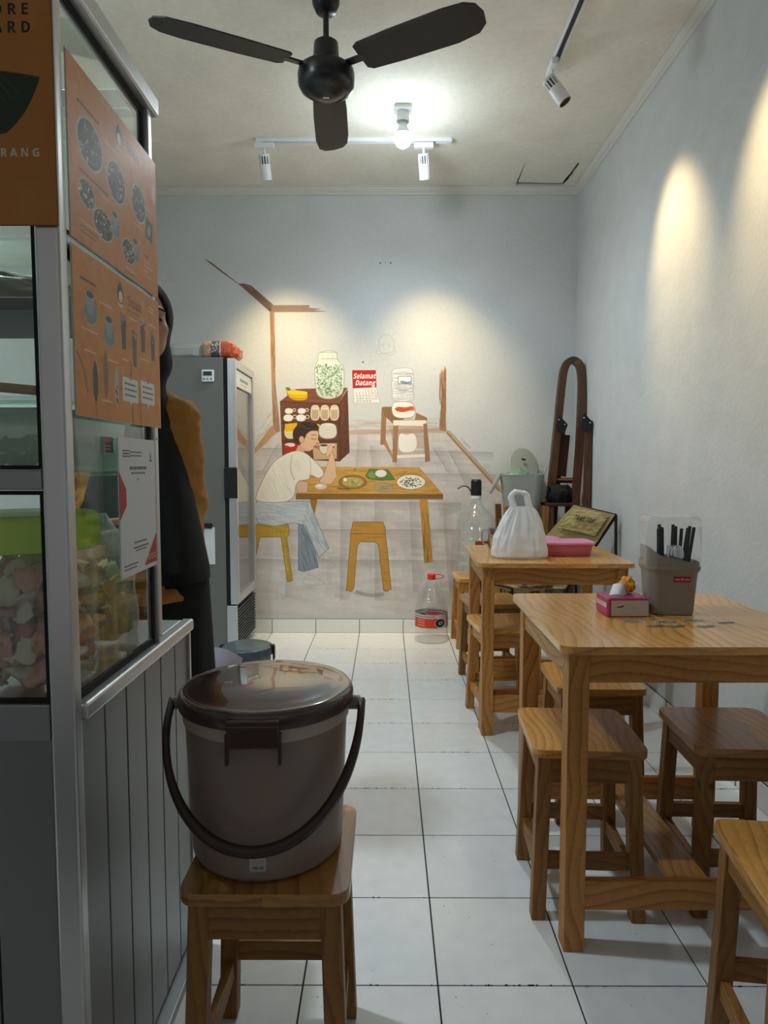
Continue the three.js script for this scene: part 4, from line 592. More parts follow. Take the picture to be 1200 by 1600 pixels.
// ------------------------------------------------------------------ display fridge by the mural
{
  const f = thing('display_fridge', 'tall grey display fridge with a glass door facing the aisle', 'fridge', [-1.18, 0, -4.29]);
  const grey = std('#74746e', 0.42, 0.1), P = (n, g, m, p) => put(n, g, m, f, p);
  const bx = (n, m, x0, x1, y0, y1, z0, z1, r = 0.003) => P(n, rbox(Math.abs(x1 - x0), Math.abs(y1 - y0), Math.abs(z1 - z0), r, 2), m, [(x0 + x1) / 2, (y0 + y1) / 2, (z0 + z1) / 2]);
  bx('side_panel', grey, -1.44, -0.945, 0.06, 1.77, -4.0, -4.02); bx('side_panel', grey, -1.44, -0.945, 0.06, 1.77, -4.56, -4.58); bx('back_panel', grey, -1.44, -1.42, 0.06, 1.77, -4.021, -4.559);
  bx('top_panel', grey, -1.419, -0.945, 1.745, 1.769, -4.021, -4.559); bx('bottom_panel', grey, -1.419, -0.945, 0.06, 0.32, -4.021, -4.559);
  bx('liner', std('#f0f2f0', 0.5), -1.415, -1.4, 0.325, 1.74, -4.03, -4.55);
  for (const y of [0.62, 0.92, 1.2, 1.46]) bx('wire_shelf', M.aluDull, -1.39, -0.97, y, y + 0.008, -4.025, -4.555, 0.002);
  bx('door_gasket', M.rubber, -0.943, -0.924, 0.325, 1.765, -4.005, -4.575, 0.003);
  const D = (y0, y1, z0, z1, n = 'door_frame') => bx(n, M.alu, -0.922, -0.876, y0, y1, z0, z1, 0.004);
  D(0.325, 1.765, -4.0, -4.045); D(0.325, 1.765, -4.53, -4.575); D(0.325, 0.375, -4.046, -4.529); D(1.715, 1.765, -4.046, -4.529);
  bx('glass_door', phys({ color: '#ffffff', roughness: 0.02, transmission: 1, thickness: 0, ior: 2.2 }), -0.9, -0.895, 0.37, 1.72, -4.045, -4.53, 0.001);
  const sign = canvasTex(512, 128, (c, w, h) => { c.fillStyle = '#e5e2d8'; c.fillRect(0, 0, w, h); c.fillStyle = '#6b665c'; c.font = 'italic 62px serif'; c.textAlign = 'center'; scrib(c, 120, 62, 270, '#6b665c', 30); scrib(c, 150, 100, 210, '#8a857a', 8); });
  const sg = P('header_sign', rbox(0.008, 0.1, 0.46, 0.002), std('#dcd9cf', 0.4), [-0.888, 1.66, -4.288]); sg.rotation.y = 0;
  const sp = P('sign_print', new THREE.PlaneGeometry(0.45, 0.09), face(sign), [-0.8832, 1.66, -4.288]); sp.rotation.y = Math.PI / 2;
  bx('door_handle', M.black, -0.948, -0.87, 0.955, 1.135, -3.993, -4.0, 0.003);
  bx('base_grille', std('#2c2e30', 0.55), -0.943, -0.9, 0.035, 0.31, -4.01, -4.57, 0.003);
  for (let i = 0; i < 13; i++) bx('grille_slat', std('#4a4d4f', 0.5), -0.9, -0.882, 0.055 + i * 0.019, 0.063 + i * 0.019, -4.02, -4.56, 0.002);
  bx('base_trim', M.alu, -0.943, -0.882, 0.08, 0.318, -3.995, -4.008, 0.002);
  for (const [x, z] of [[-1.4, -4.05], [-1.4, -4.53], [-0.98, -4.05], [-0.98, -4.53]]) P('foot', cyl(0.02, 0.024, 0.06, 16), M.black, [x, 0.03, z]);
  // timer stuck to the side
  const t = thing('kitchen_timer', 'white digital kitchen timer stuck on the fridge side', 'timer', [-1.03, 1.662, -3.9985]);
  mesh('case', rbox(0.072, 0.07, 0.018, 0.008, 3), M.white, t, [0, 0, 0.009]); mesh('screen', rbox(0.05, 0.024, 0.002, 0.001, 1), std('#2f3a36', 0.2), t, [0, 0.012, 0.0182]);
  for (const x of [-0.02, 0, 0.02]) mesh('button', cyl(0.0045, 0.0045, 0.003, 16).rotateX(Math.PI / 2), std('#4a4c58', 0.5), t, [x, -0.018, 0.0188]);
  // paper clipped low on the side
  const c = thing('clipped_paper', 'white paper hanging from a dark clip low on the fridge side', 'paper', [-1.045, 0.675, -3.9975]);
  mesh('paper', rbox(0.075, 0.22, 0.002, 0.0005, 1), M.whiteMatte, c, [0, 0, 0.001]); mesh('clip', rbox(0.045, 0.03, 0.012, 0.003), M.black, c, [0, 0.118, 0.006]);
  // bags on top
  const soft = (sx, sy, sz, k, amp) => { const g = new RoundedBoxGeometry(1, 1, 1, 10, 0.3); const p = g.attributes.position, nrm = V(0, 0, 0); for (let i = 0; i < p.count; i++) { nrm.fromBufferAttribute(p, i); const n = n3(nrm.x * 3 + k, nrm.y * 3, nrm.z * 3) * amp + n3(nrm.x * 9 + k, nrm.y * 9, nrm.z * 9) * amp * 0.4; const yy = Math.max(-0.5, nrm.y + (nrm.y > -0.45 ? n : 0)); p.setXYZ(i, nrm.x * sx * (1 + n * 0.6), (yy + 0.5) * sy, nrm.z * sz * (1 + n * 0.6)); } const m = mergeVertices(g.deleteAttribute('normal'), 1e-5); m.computeVertexNormals(); return m; };
  const b1 = thing('clear_bag', 'cloudy clear plastic bag lying on top of the fridge', 'bag', [-1.185, 1.77, -4.16]); mesh('bag_film', soft(0.24, 0.092, 0.2, 3, 0.05), phys({ color: '#c9cdc8', roughness: 0.4, transmission: 0.35, thickness: 0 }), b1);
  const bt = canvasTex(512, 256, (c2, w, h) => { c2.fillStyle = '#c9572c'; c2.fillRect(0, 0, w, h); c2.fillStyle = '#d9a98a'; c2.fillRect(0, 0, 190, h); c2.fillStyle = '#5b5468'; c2.fillRect(150, 0, 110, h); c2.fillStyle = '#e6d7b4'; for (let i = 0; i < 30; i++) { c2.beginPath(); c2.ellipse(rr(100, 260), rr(60, 200), rr(4, 16), rr(3, 10), rr(0, 3), 0, 7); c2.fill(); } c2.fillStyle = '#e8e2da'; c2.fillRect(262, 0, 12, h); c2.fillStyle = '#8a3416'; for (let i = 0; i < 40; i++) { c2.beginPath(); c2.ellipse(rr(280, 512), rr(0, 256), rr(4, 22), rr(2, 5), rr(0, 3), 0, 7); c2.fill(); } });
  const b2 = thing('snack_packet', 'orange and purple printed snack packet on top of the fridge', 'packet', [-0.975, 1.77, -4.13]);
  const g2 = soft(0.22, 0.105, 0.18, 11, 0.09), p2 = g2.attributes.position, uv2 = new Float32Array(p2.count * 2); for (let i = 0; i < p2.count; i++) { uv2[i * 2] = p2.getX(i) / 0.24 + 0.5; uv2[i * 2 + 1] = p2.getY(i) / 0.12; const x = p2.getX(i); if (x > 0.05) p2.setY(i, p2.getY(i) * (1 - (x - 0.05) * 5)); } g2.setAttribute('uv', new THREE.BufferAttribute(uv2, 2)); g2.computeVertexNormals();
  mesh('packet_film', g2, phys({ map: bt, roughness: 0.35, clearcoat: 0.4 }), b2);
}
// ------------------------------------------------------------------ bin and bag on the floor behind the foreground tub
{
  const b = thing('lidded_bin', 'round dark grey bin with a flat lid on the floor near the fridge', 'bin', [-0.612, 0, -2.96]);
  mesh('bin_body', lathe([[0, 0], [0.088, 0], [0.092, 0.006], [0.104, 0.338], [0.1, 0.338], [0.088, 0.01], [0, 0.01]], 56), std('#6f7b84', 0.4), b);
  mesh('lid', lathe([[0, 0.366], [0.09, 0.365], [0.106, 0.36], [0.112, 0.354], [0.113, 0.325], [0.11, 0.325], [0.108, 0.35], [0, 0.352]], 64), phys({ color: '#4d5a60', roughness: 0.28, clearcoat: 0.4 }), b);
  for (const s of [0, Math.PI]) { const c = mesh('clip', merge([tr(rbox(0.008, 0.06, 0.03, 0.003), 0.117, 0.328, 0), tr(rbox(0.02, 0.006, 0.03, 0.002), 0.109, 0.36, 0)]), M.black, b); c.rotation.y = s; }
  const k = thing('open_carton', 'black open-topped carrier box with pale edges beside the round bin', 'box', [-0.665, 0, -2.62], 0.35);
  const w = 0.17, d = 0.13, h = 0.345; const bm = std('#17171a', 0.6), em = std('#a59c8e', 0.6);
  mesh('side', rbox(w, h, 0.006, 0.002, 1), bm, k, [0, h / 2, d / 2]); mesh('side', rbox(w, h, 0.006, 0.002, 1), bm, k, [0, h / 2, -d / 2]); mesh('side', rbox(0.006, h, d - 0.006, 0.002, 1), bm, k, [w / 2 - 0.003, h / 2, 0]); mesh('side', rbox(0.006, h, d - 0.006, 0.002, 1), bm, k, [-w / 2 + 0.003, h / 2, 0]); mesh('bottom', rbox(w, 0.006, d, 0.002, 1), bm, k, [0, 0.003, 0]);
  for (const y of [h, h - 0.025]) mesh('edge_strip', merge([tr(rbox(w + 0.01, 0.006, 0.009, 0.002, 1), 0, y, d / 2), tr(rbox(w + 0.01, 0.006, 0.009, 0.002, 1), 0, y, -d / 2), tr(rbox(0.009, 0.006, d, 0.002, 1), w / 2, y, 0), tr(rbox(0.009, 0.006, d, 0.002, 1), -w / 2, y, 0)]), em, k);
  const pa = thing('folded_paper', 'lilac folded paper sticking out of the black carrier box', 'paper', [-0.66, 0.30, -2.63], 0.5);
  const pg = new ParametricGeometry((u, v, o) => o.set((u - 0.5) * 0.14, v * 0.12 + 0.01 * Math.sin(u * 4), 0.02 * Math.sin(u * 3) - v * 0.03), 10, 6); mesh('sheet', pg, std('#b6aebc', 0.7, 0, { side: THREE.DoubleSide }), pa).rotation.z = -0.4;
}
// ------------------------------------------------------------------ things on the farther table
{
  const b = thing('plastic_bag', 'white plastic carrier bag standing on the farther table', 'bag', [0.583, TH, -3.0]);
  const N = 96, rings = [], prof = [[0, 0.112, 0.07, 0], [0.01, 0.119, 0.078, 0], [0.04, 0.118, 0.08, 0], [0.09, 0.108, 0.074, 0.0], [0.13, 0.092, 0.062, 0.004], [0.17, 0.078, 0.05, 0.008], [0.2, 0.064, 0.038, 0.01], [0.225, 0.044, 0.026, 0.008]];
  for (let j = 0; j <= 40; j++) { const t = j / 40 * (prof.length - 1), i = Math.min(prof.length - 2, Math.floor(t)), f = t - i, L = (k) => prof[i][k] + (prof[i + 1][k] - prof[i][k]) * f; const y = L(0);
    rings.push(Array.from({ length: N }, (_, q) => { const a = q / N * 6.2832, fold = n3(Math.cos(a) * 4.5, Math.sin(a) * 4.5, y * 4) * (0.05 + y * 0.9) + n3(Math.cos(a) * 2, Math.sin(a) * 2, y * 16) * 0.05; const s = 1 + fold * (0.55 + y); const cs = Math.cos(a), sn = Math.sin(a), pw = (v) => Math.sign(v) * Math.pow(Math.abs(v), 0.75); return [L(3) + pw(cs) * L(1) * s, y, pw(sn) * L(2) * s]; })); }
  const bagM = phys({ color: '#ffffff', roughness: 0.4, transmission: 0.18, thickness: 0, ior: 1.35, side: THREE.DoubleSide });
  mesh('bag_body', loft(rings, true, false), bagM, b);
  const strap = (pts, w, th) => { const c = new THREE.CatmullRomCurve3(pts.map((p) => V(...p))), r = []; for (let i = 0; i <= 40; i++) { const p = c.getPoint(i / 40), ww = w * (0.8 + 0.5 * Math.abs(Math.cos(i / 40 * Math.PI))); r.push(Array.from({ length: 14 }, (_, q) => { const a = q / 14 * 6.2832, s = 1 + 0.2 * n3(i * 0.25, Math.cos(a) * 2, Math.sin(a) * 2); const tg = c.getTangent(i / 40), o = V(-tg.y, tg.x, 0).normalize(); return [p.x + o.x * Math.cos(a) * ww * s, p.y + o.y * Math.cos(a) * ww * s, p.z + Math.sin(a) * th * s]; })); } return loft(r, true, true); };
  mesh('bag_handle', strap([[-0.018, 0.19, 0.006], [-0.03, 0.235, 0.004], [-0.036, 0.27, 0], [-0.02, 0.287, 0], [0.01, 0.284, 0], [0.026, 0.28, 0], [0.036, 0.25, 0], [0.045, 0.21, 0.003], [0.05, 0.17, 0.006]], 0.012, 0.014), bagM, b);
  const fb = thing('lunch_box', 'translucent pink lunch box with a flat pink lid beside the bag', 'food box', [0.815, TH, -3.09]);
  mesh('box_body', loft([rectRing(0.19, 0.13, 0.03, 0.001), rectRing(0.196, 0.136, 0.03, 0.006), rectRing(0.216, 0.152, 0.03, 0.056), rectRing(0.212, 0.148, 0.03, 0.056), rectRing(0.19, 0.13, 0.03, 0.008)], true, true), phys({ color: '#f4a8ba', roughness: 0.25, transmission: 0.7, thickness: 0 }), fb);
  mesh('lid', loft([rectRing(0.222, 0.158, 0.03, 0.052), rectRing(0.228, 0.164, 0.032, 0.054), rectRing(0.228, 0.164, 0.032, 0.062), rectRing(0.214, 0.15, 0.03, 0.066)], true, true), phys({ color: '#f59cc2', roughness: 0.35, transmission: 0.1, thickness: 0 }), fb);
  const lid = thing('pink_lid', 'spare pink lid lying behind the pink lunch box', 'lid', [0.755, TH, -3.30]);
  mesh('lid_plate', loft([rectRing(0.15, 0.15, 0.03, 0.0), rectRing(0.156, 0.156, 0.03, 0.003), rectRing(0.156, 0.156, 0.03, 0.052), rectRing(0.144, 0.144, 0.03, 0.056)], true, true), phys({ color: '#e8a0bd', roughness: 0.35 }), lid);
  const mug = thing('glass_mug', 'clear glass mug with a handle standing left of the bag', 'mug', [0.53, TH, -3.32]);
  mesh('mug_body', lathe([[0, 0], [0.03, 0], [0.034, 0.004], [0.036, 0.1], [0.033, 0.1], [0.031, 0.008], [0, 0.007]], 40), phys({ color: '#dfe6e6', roughness: 0.03, transmission: 1, thickness: 0.004, ior: 1.5 }), mug);
  mesh('mug_handle', tube([[-0.034, 0.09, 0], [-0.058, 0.088, 0], [-0.064, 0.055, 0], [-0.056, 0.022, 0], [-0.034, 0.016, 0]], 0.0045, 30, 10), phys({ color: '#dfe6e6', roughness: 0.03, transmission: 1, thickness: 0.004, ior: 1.5 }), mug);
}
// ------------------------------------------------------------------ things on the nearer table
{
  const t = thing('tissue_pack', 'pink and white tissue pack with a tissue pulled out, on the nearer table', 'tissue pack', [0.647, TH, -1.862], 0.03);
  const front = canvasTex(512, 256, (c, w, h) => { c.fillStyle = '#cfc6c0'; c.fillRect(0, 0, w, h); for (let i = 0; i < 200; i++) { c.fillStyle = `rgba(120,105,100,${rr(0.04, 0.15)})`; c.beginPath(); c.ellipse(rr(0, w), rr(0, h), rr(2, 12), rr(2, 9), 0, 0, 7); c.fill(); } c.fillStyle = '#a72a5c'; c.fillRect(0, 0, w, 20); c.fillRect(0, 0, 14, h); c.fillStyle = '#1f1a1e'; c.beginPath(); c.moveTo(90, 118); c.lineTo(130, 108); c.lineTo(190, 92); c.lineTo(172, 122); c.lineTo(96, 130); c.fill(); });
  const side = canvasTex(384, 256, (c, w, h) => { c.fillStyle = '#b02a62'; c.fillRect(0, 0, w, h); c.fillStyle = '#dcc6cc'; c.fillRect(20, 70, w - 60, 70); for (let i = 0; i < 3; i++) scrib(c, 36, 86 + i * 20, 230, '#6d2a48', 7); for (let i = 0; i < 30; i++) { c.fillStyle = `rgba(230,170,190,${rr(0.1, 0.4)})`; c.beginPath(); c.ellipse(rr(0, w), rr(150, h), rr(3, 20), rr(2, 8), 0, 0, 7); c.fill(); } });
  const top = canvasTex(384, 384, (c, w, h) => { c.fillStyle = '#a33462'; c.fillRect(0, 0, w, h); for (let i = 0; i < 60; i++) { c.fillStyle = `rgba(${rnd() < 0.5 ? '236,200,214' : '110,24,70'},${rr(0.2, 0.5)})`; c.beginPath(); c.ellipse(rr(0, w), rr(0, h), rr(4, 26), rr(2, 10), rr(0, 3), 0, 7); c.fill(); } });
  const W = 0.112, H = 0.052, D = 0.095; const bm = std('#b03a6a', 0.4);
  mesh('pack_body', rbox(W, H, D, 0.006, 3), bm, t, [0, H / 2, 0]);
  mesh('front_print', new THREE.PlaneGeometry(W - 0.008, H - 0.006), face(front), t, [0.002, H / 2, D / 2 + 0.0004]);
  const sd = mesh('side_print', new THREE.PlaneGeometry(D - 0.008, H - 0.006), face(side), t, [-W / 2 - 0.0004, H / 2, 0]); sd.rotation.y = -Math.PI / 2;
  const tp = mesh('top_print', new THREE.PlaneGeometry(W - 0.01, D - 0.01), face(top), t, [0, H + 0.0004, 0]); tp.rotation.x = -Math.PI / 2;
  const ts = new ParametricGeometry((u, v, o) => { const x = (u - 0.5) * 0.07, y = v * 0.024; o.set(x + 0.03 * v, y + 0.004 * Math.sin(u * 7) + 0.003, 0.012 * Math.sin(u * 5) - v * 0.03 + 0.012); }, 18, 12); mesh('pulled_tissue', ts, std('#e6e1ea', 0.8, 0, { side: THREE.DoubleSide }), t, [-0.012, H, 0.002]).rotation.y = 0.2;
  const o = thing('crumpled_wrapper', 'small orange crumpled wrapper on top of the tissue pack', 'wrapper', [0.668, TH + H + 0.0008, -1.885]);
  const og = mergeVertices(new THREE.IcosahedronGeometry(0.02, 4).deleteAttribute('uv').deleteAttribute('normal')), op = og.attributes.position; for (let i = 0; i < op.count; i++) { const x = op.getX(i), y = op.getY(i), z = op.getZ(i), s = 1 + 0.3 * n3(x * 70, y * 70, z * 70) + 0.14 * n3(x * 220, y * 220, z * 220); op.setXYZ(i, x * s, 0.024 + Math.max(-0.024, y * s * 1.1), z * s); } og.computeVertexNormals(); mesh('wrapper_body', og, std('#e59a1e', 0.55), o);

  const h = thing('cutlery_holder', 'tall grey cutlery holder with a clear hinged cover on the nearer table', 'cutlery holder', [0.782, TH, -1.885], -0.08);
  const gm = std('#8f877c', 0.5);
  const ring = (w, d, y, cut) => roundRect(w, d, 0.026, 8).map(([x, z]) => [x, y + (cut ? Math.max(0, -x - 0.02) * 0.85 + Math.max(0, -x - 0.02) * 0 : 0), z]);
  mesh('holder_body', loft([ring(0.112, 0.094, 0), ring(0.118, 0.1, 0.004), ring(0.132, 0.11, 0.115), ring(0.142, 0.12, 0.124), ring(0.144, 0.122, 0.133), ring(0.138, 0.116, 0.135), ring(0.138, 0.116, 0.146, true), ring(0.133, 0.111, 0.146, true), ring(0.126, 0.104, 0.115), ring(0.11, 0.09, 0.006)], true, true), gm, h);
  mesh('clear_cover', loft([ring(0.144, 0.122, 0.134), ring(0.146, 0.124, 0.2), ring(0.143, 0.121, 0.25), ring(0.134, 0.112, 0.266), ring(0.11, 0.09, 0.271)], false, true), M.clear, h);
  const lt = canvasTex(256, 96, (c, w, hh) => { c.fillStyle = '#a31c22'; c.fillRect(0, 0, w, hh); c.fillStyle = '#f0e2de'; scrib(c, 18, 50, 70, '#f0e2de', 16); scrib(c, 170, 50, 68, '#f0e2de', 16); c.beginPath(); c.arc(128, 46, 17, 0, 7); c.fill(); c.fillStyle = '#a31c22'; c.fillRect(124, 36, 8, 30); });
  mesh('maker_plate', rbox(0.044, 0.0155, 0.0012, 0.0004, 1), std('#a31c22', 0.4), h, [0.018, 0.1, 0.0555]).rotation.x = -0.04; mesh('plate_print', new THREE.PlaneGeometry(0.043, 0.0148), face(lt), h, [0.018, 0.1, 0.0564]).rotation.x = -0.04;
  // spoons and forks: black handles up, or steel heads up
  const hp = V(0.782, TH, -1.885);
  const mk = (kind) => { const g = new THREE.Group(); const hg = rbox(0.009, 0.115, 0.006, 0.0025, 2); mesh('handle', hg, M.black, g, [0, 0.155, 0]); mesh('neck', cyl(0.002, 0.0026, 0.06, 8), M.chrome, g, [0, 0.07, 0]);
    if (kind === 'spoon') { const s = new THREE.SphereGeometry(1, 20, 12); s.scale(0.016, 0.026, 0.005); mesh('bowl', s, M.chrome, g, [0, 0.026, 0]); } else mesh('tines', merge([tr(rbox(0.02, 0.02, 0.002, 0.001, 1), 0, 0.034, 0), ...[-0.008, -0.0027, 0.0027, 0.008].map((x) => tr(rbox(0.0028, 0.028, 0.002, 0.0008, 1), x, 0.014, 0))]), M.chrome, g); return g; };
  const protos = { spoon: mk('spoon'), fork: mk('fork') };
  const list = [[-0.04, 0.02, 0.06, 1, 'spoon'], [-0.034, 0.012, 0.03, 1, 'fork'], [-0.03, -0.02, -0.02, 1, 'spoon'], [-0.01, -0.015, 0.06, 1, 'fork'], [0.004, 0.01, -0.05, 1, 'spoon'], [0.014, -0.015, -0.03, 1, 'fork'], [0.02, 0.014, -0.08, 1, 'spoon'], [0.026, -0.006, 0.02, 1, 'spoon'], [0.032, 0.02, -0.16, 1, 'fork'], [0.04, -0.018, -0.2, 1, 'spoon'], [0.046, 0.004, -0.22, 1, 'fork'], [0.002, 0.03, 0.12, -1, 'spoon'], [-0.012, 0.03, -0.05, -1, 'fork'], [0.012, 0.034, 0.05, -1, 'spoon']];
  list.forEach(([x, z, lean, up, k], i) => { const g = protos[k].clone(); g.name = numbered(k); g.position.set(hp.x + x * 0.8, TH + (up > 0 ? 0.022 + (i % 3) * 0.004 : 0.19), hp.z + z); g.rotation.set(0, 0, up > 0 ? lean * 0.6 : Math.PI + lean * 0.5); scene.add(g); tag(g, up > 0 ? `black-handled ${k} standing handle up in the cutlery holder` : `black-handled ${k} standing head up in the cutlery holder`, 'cutlery', `${k}s ${up > 0 ? 'handle' : 'head'} up in the holder`); });
  // printed film stuck on the table top
  const st = canvasTex(1024, 512, (c, w, hh) => { c.clearRect(0, 0, w, hh); for (const [x, y, rx, ry] of [[130, 190, 105, 62], [420, 210, 110, 66], [690, 140, 110, 60], [360, 60, 50, 36]]) { c.fillStyle = 'rgba(214,204,180,.9)'; c.beginPath(); c.ellipse(x, y, rx, ry, 0, 0, 7); c.fill(); c.fillStyle = 'rgba(92,82,62,.9)'; c.beginPath(); c.ellipse(x, y, rx * 0.86, ry * 0.82, 0, 0, 7); c.fill(); for (let i = 0; i < 40; i++) { const t2 = rr(0, 6.3), r = Math.sqrt(rnd()) * 0.8; c.fillStyle = ['#8c8068', '#c9bfa0', '#4f4c38', '#a99a6e'][i % 4]; c.beginPath(); c.ellipse(x + Math.cos(t2) * rx * r, y + Math.sin(t2) * ry * r, rr(4, 14), rr(3, 8), 0, 0, 7); c.fill(); } } for (const [x, y] of [[250, 380], [420, 390], [680, 390]]) { c.fillStyle = 'rgba(120,118,96,.9)'; c.beginPath(); c.ellipse(x, y, 80, 40, 0, 0, 7); c.fill(); c.fillStyle = 'rgba(72,78,74,.95)'; c.beginPath(); c.ellipse(x + 60, y - 26, 42, 26, 0, 0, 7); c.fill(); } c.fillStyle = 'rgba(86,80,62,.9)'; c.beginPath(); c.moveTo(850, 220); c.lineTo(1000, 190); c.lineTo(1016, 250); c.lineTo(870, 280); c.fill(); scrib(c, 30, 90, 220, 'rgba(70,48,24,.9)', 8); scrib(c, 460, 60, 210, 'rgba(70,48,24,.9)', 7); });
  const s = mesh('table_sticker', new THREE.PlaneGeometry(0.3, 0.14), phys({ map: st, transparent: true, roughness: 0.3 }), scene, [0.755, TH + 0.0007, -1.745]); s.rotation.x = -Math.PI / 2; s.castShadow = false; tag(s, 'clear sticker printed with small dishes on the nearer table top', 'sticker');
}
// ------------------------------------------------------------------ bottles by the mural
{
  const b = thing('water_bottle', 'large clear plastic water bottle with a red cap on the floor by the mural', 'bottle', [0.293, 0, -4.43]);
  const pts = [[0, 0.012], [0.03, 0.004], [0.085, 0.0], [0.1, 0.006], [0.107, 0.02], [0.106, 0.06], [0.103, 0.075], [0.107, 0.09], [0.107, 0.2]]; for (let i = 0; i <= 22; i++) { const v = i / 22; pts.push([0.107 - 0.083 * Math.pow(v, 1.6) + 0.0032 * Math.sin(v * 60), 0.2 + v * 0.2]); } pts.push([0.022, 0.404], [0.022, 0.42]);
  mesh('bottle_body', lathe(pts, 64), M.clearBlue, b);
  const water = mesh('label', new THREE.CylinderGeometry(0.1083, 0.1083, 0.09, 64, 1, true), face(canvasTex(1024, 160, (c, w, h) => { c.fillStyle = '#c9c6c6'; c.fillRect(0, 0, w, h); for (const o of [0, 512]) { c.fillStyle = '#b6321c'; c.fillRect(o + 20, 42, 380, 110); c.fillStyle = '#d8401c'; c.fillRect(o + 180, 42, 200, 110); scrib(c, o + 60, 22, 320, '#4a4f6a', 12); for (let i = 0; i < 3; i++) { scrib(c, o + 70, 66 + i * 28, 80, '#e6c0b0', 9); scrib(c, o + 190, 66 + i * 28, 80, '#e6c0b0', 9); } c.fillStyle = '#17171a'; c.beginPath(); c.ellipse(o + 430, 96, 56, 50, 0, 0, 7); c.fill(); c.strokeStyle = '#d9d4d0'; c.lineWidth = 5; c.stroke(); c.fillStyle = '#efece8'; c.font = 'italic bold 46px serif'; c.textAlign = 'center'; c.fillText('Cl', o + 430, 112); } }), { side: THREE.DoubleSide }), b, [0, 0.145, 0]); water.rotation.y = 4.15;
  mesh('cap', lathe([[0.024, 0.404], [0.027, 0.406], [0.027, 0.436], [0.024, 0.44], [0, 0.44]], 40), std('#d8341c', 0.4), b);
  mesh('carry_loop', tube([[0.026, 0.436, 0], [0.05, 0.436, 0], [0.078, 0.428, 0], [0.078, 0.42, 0], [0.05, 0.41, 0], [0.026, 0.408, 0]], 0.003, 40, 8), std('#d8341c', 0.4), b);

  const j = thing('water_jug', 'big ribbed clear water jug with a black pump top on a stool', 'water jug', [0.572, SH, -4.37]);
  const jp = [[0, 0.01], [0.1, 0.0], [0.118, 0.012]]; for (let i = 0; i <= 40; i++) { const v = i / 40; jp.push([0.123 + 0.0045 * Math.sin(v * 31), 0.02 + v * 0.32]); } jp.push([0.122, 0.35], [0.1, 0.39], [0.07, 0.42], [0.045, 0.445], [0.031, 0.47], [0.029, 0.5]);
  mesh('jug_body', lathe(jp, 64), M.clearBlue, j);
  const lb = mesh('label', new THREE.CylinderGeometry(0.1262, 0.1262, 0.12, 20, 1, true, 0.2, 0.9), std('#b23a26', 0.5, 0, { side: THREE.DoubleSide }), j, [0, 0.17, 0]); lb.rotation.y = -0.35;
  mesh('neck_ring', lathe([[0.029, 0.486], [0.033, 0.488], [0.033, 0.508], [0.029, 0.51]], 32), M.white, j);
  mesh('pump_top', merge([tr(cyl(0.034, 0.034, 0.09, 40), 0, 0.555, 0), tr(cyl(0.028, 0.034, 0.012, 40), 0, 0.606, 0)]), M.black, j);
  mesh('spout', tube([[-0.03, 0.53, 0], [-0.05, 0.56, 0.005], [-0.085, 0.57, 0.01], [-0.12, 0.552, 0.014]], 0.0035, 24, 8), M.black, j);
}
// ------------------------------------------------------------------ grey bin on the upturned stool
{
  const bx = 0.87, bz = -4.42, by = 0.7995;
  const b = thing('flap_bin', 'grey plastic bin with its round lid flipped up on the upturned stool', 'bin', [bx, by, bz], -0.1);
  const gm = std('#9a9f98', 0.45, 0, { side: THREE.DoubleSide });
  mesh('bin_body', loft([rectRing(0.19, 0.19, 0.05, 0), rectRing(0.2, 0.2, 0.05, 0.006), rectRing(0.27, 0.26, 0.06, 0.285), rectRing(0.276, 0.266, 0.06, 0.29), rectRing(0.264, 0.254, 0.06, 0.292), rectRing(0.19, 0.19, 0.05, 0.01)], true, true), gm, b);
  const lid = mesh('lid', lathe([[0, 0.012], [0.11, 0.01], [0.124, 0.004], [0.126, 0], [0.12, 0], [0, 0.004]], 56), gm, b, [0.02, 0.34, -0.09]); lid.rotation.set(1.15, 0, -0.45); lid.scale.set(0.9, 1, 1.05);
  mesh('lid_hook', rbox(0.03, 0.006, 0.012, 0.002, 1), M.black, b, [0.018, 0.385, -0.07]).rotation.set(1.15, 0, -0.45);
  const side = mesh('side_flap', rbox(0.02, 0.15, 0.14, 0.006), gm, b, [-0.168, 0.235, 0.0]); side.rotation.z = -0.5;
  mesh('ring_handle', tube([[0.13, 0.29, -0.05], [0.155, 0.325, -0.02], [0.15, 0.33, 0.03], [0.132, 0.29, 0.05]], 0.005, 24, 8), gm, b);
  const g = thing('bin_liner', 'greenish crumpled liner showing over the rim of the grey bin', 'bin liner', [bx - 0.03, by + 0.2, bz + 0.02]);
  const lg = mergeVertices(new THREE.IcosahedronGeometry(1, 5).deleteAttribute('uv').deleteAttribute('normal')), lp = lg.attributes.position; for (let i = 0; i < lp.count; i++) { const x = lp.getX(i), y = lp.getY(i), z = lp.getZ(i), s = 1 + 0.2 * n3(x * 3, y * 3, z * 3) + 0.08 * n3(x * 9, y * 9, z * 9); lp.setXYZ(i, x * 0.085 * s, 0.05 + y * 0.07 * s, z * 0.08 * s); } lg.computeVertexNormals(); mesh('liner_film', lg, phys({ color: '#6f9a82', roughness: 0.4, transmission: 0.2, thickness: 0 }), g);
}
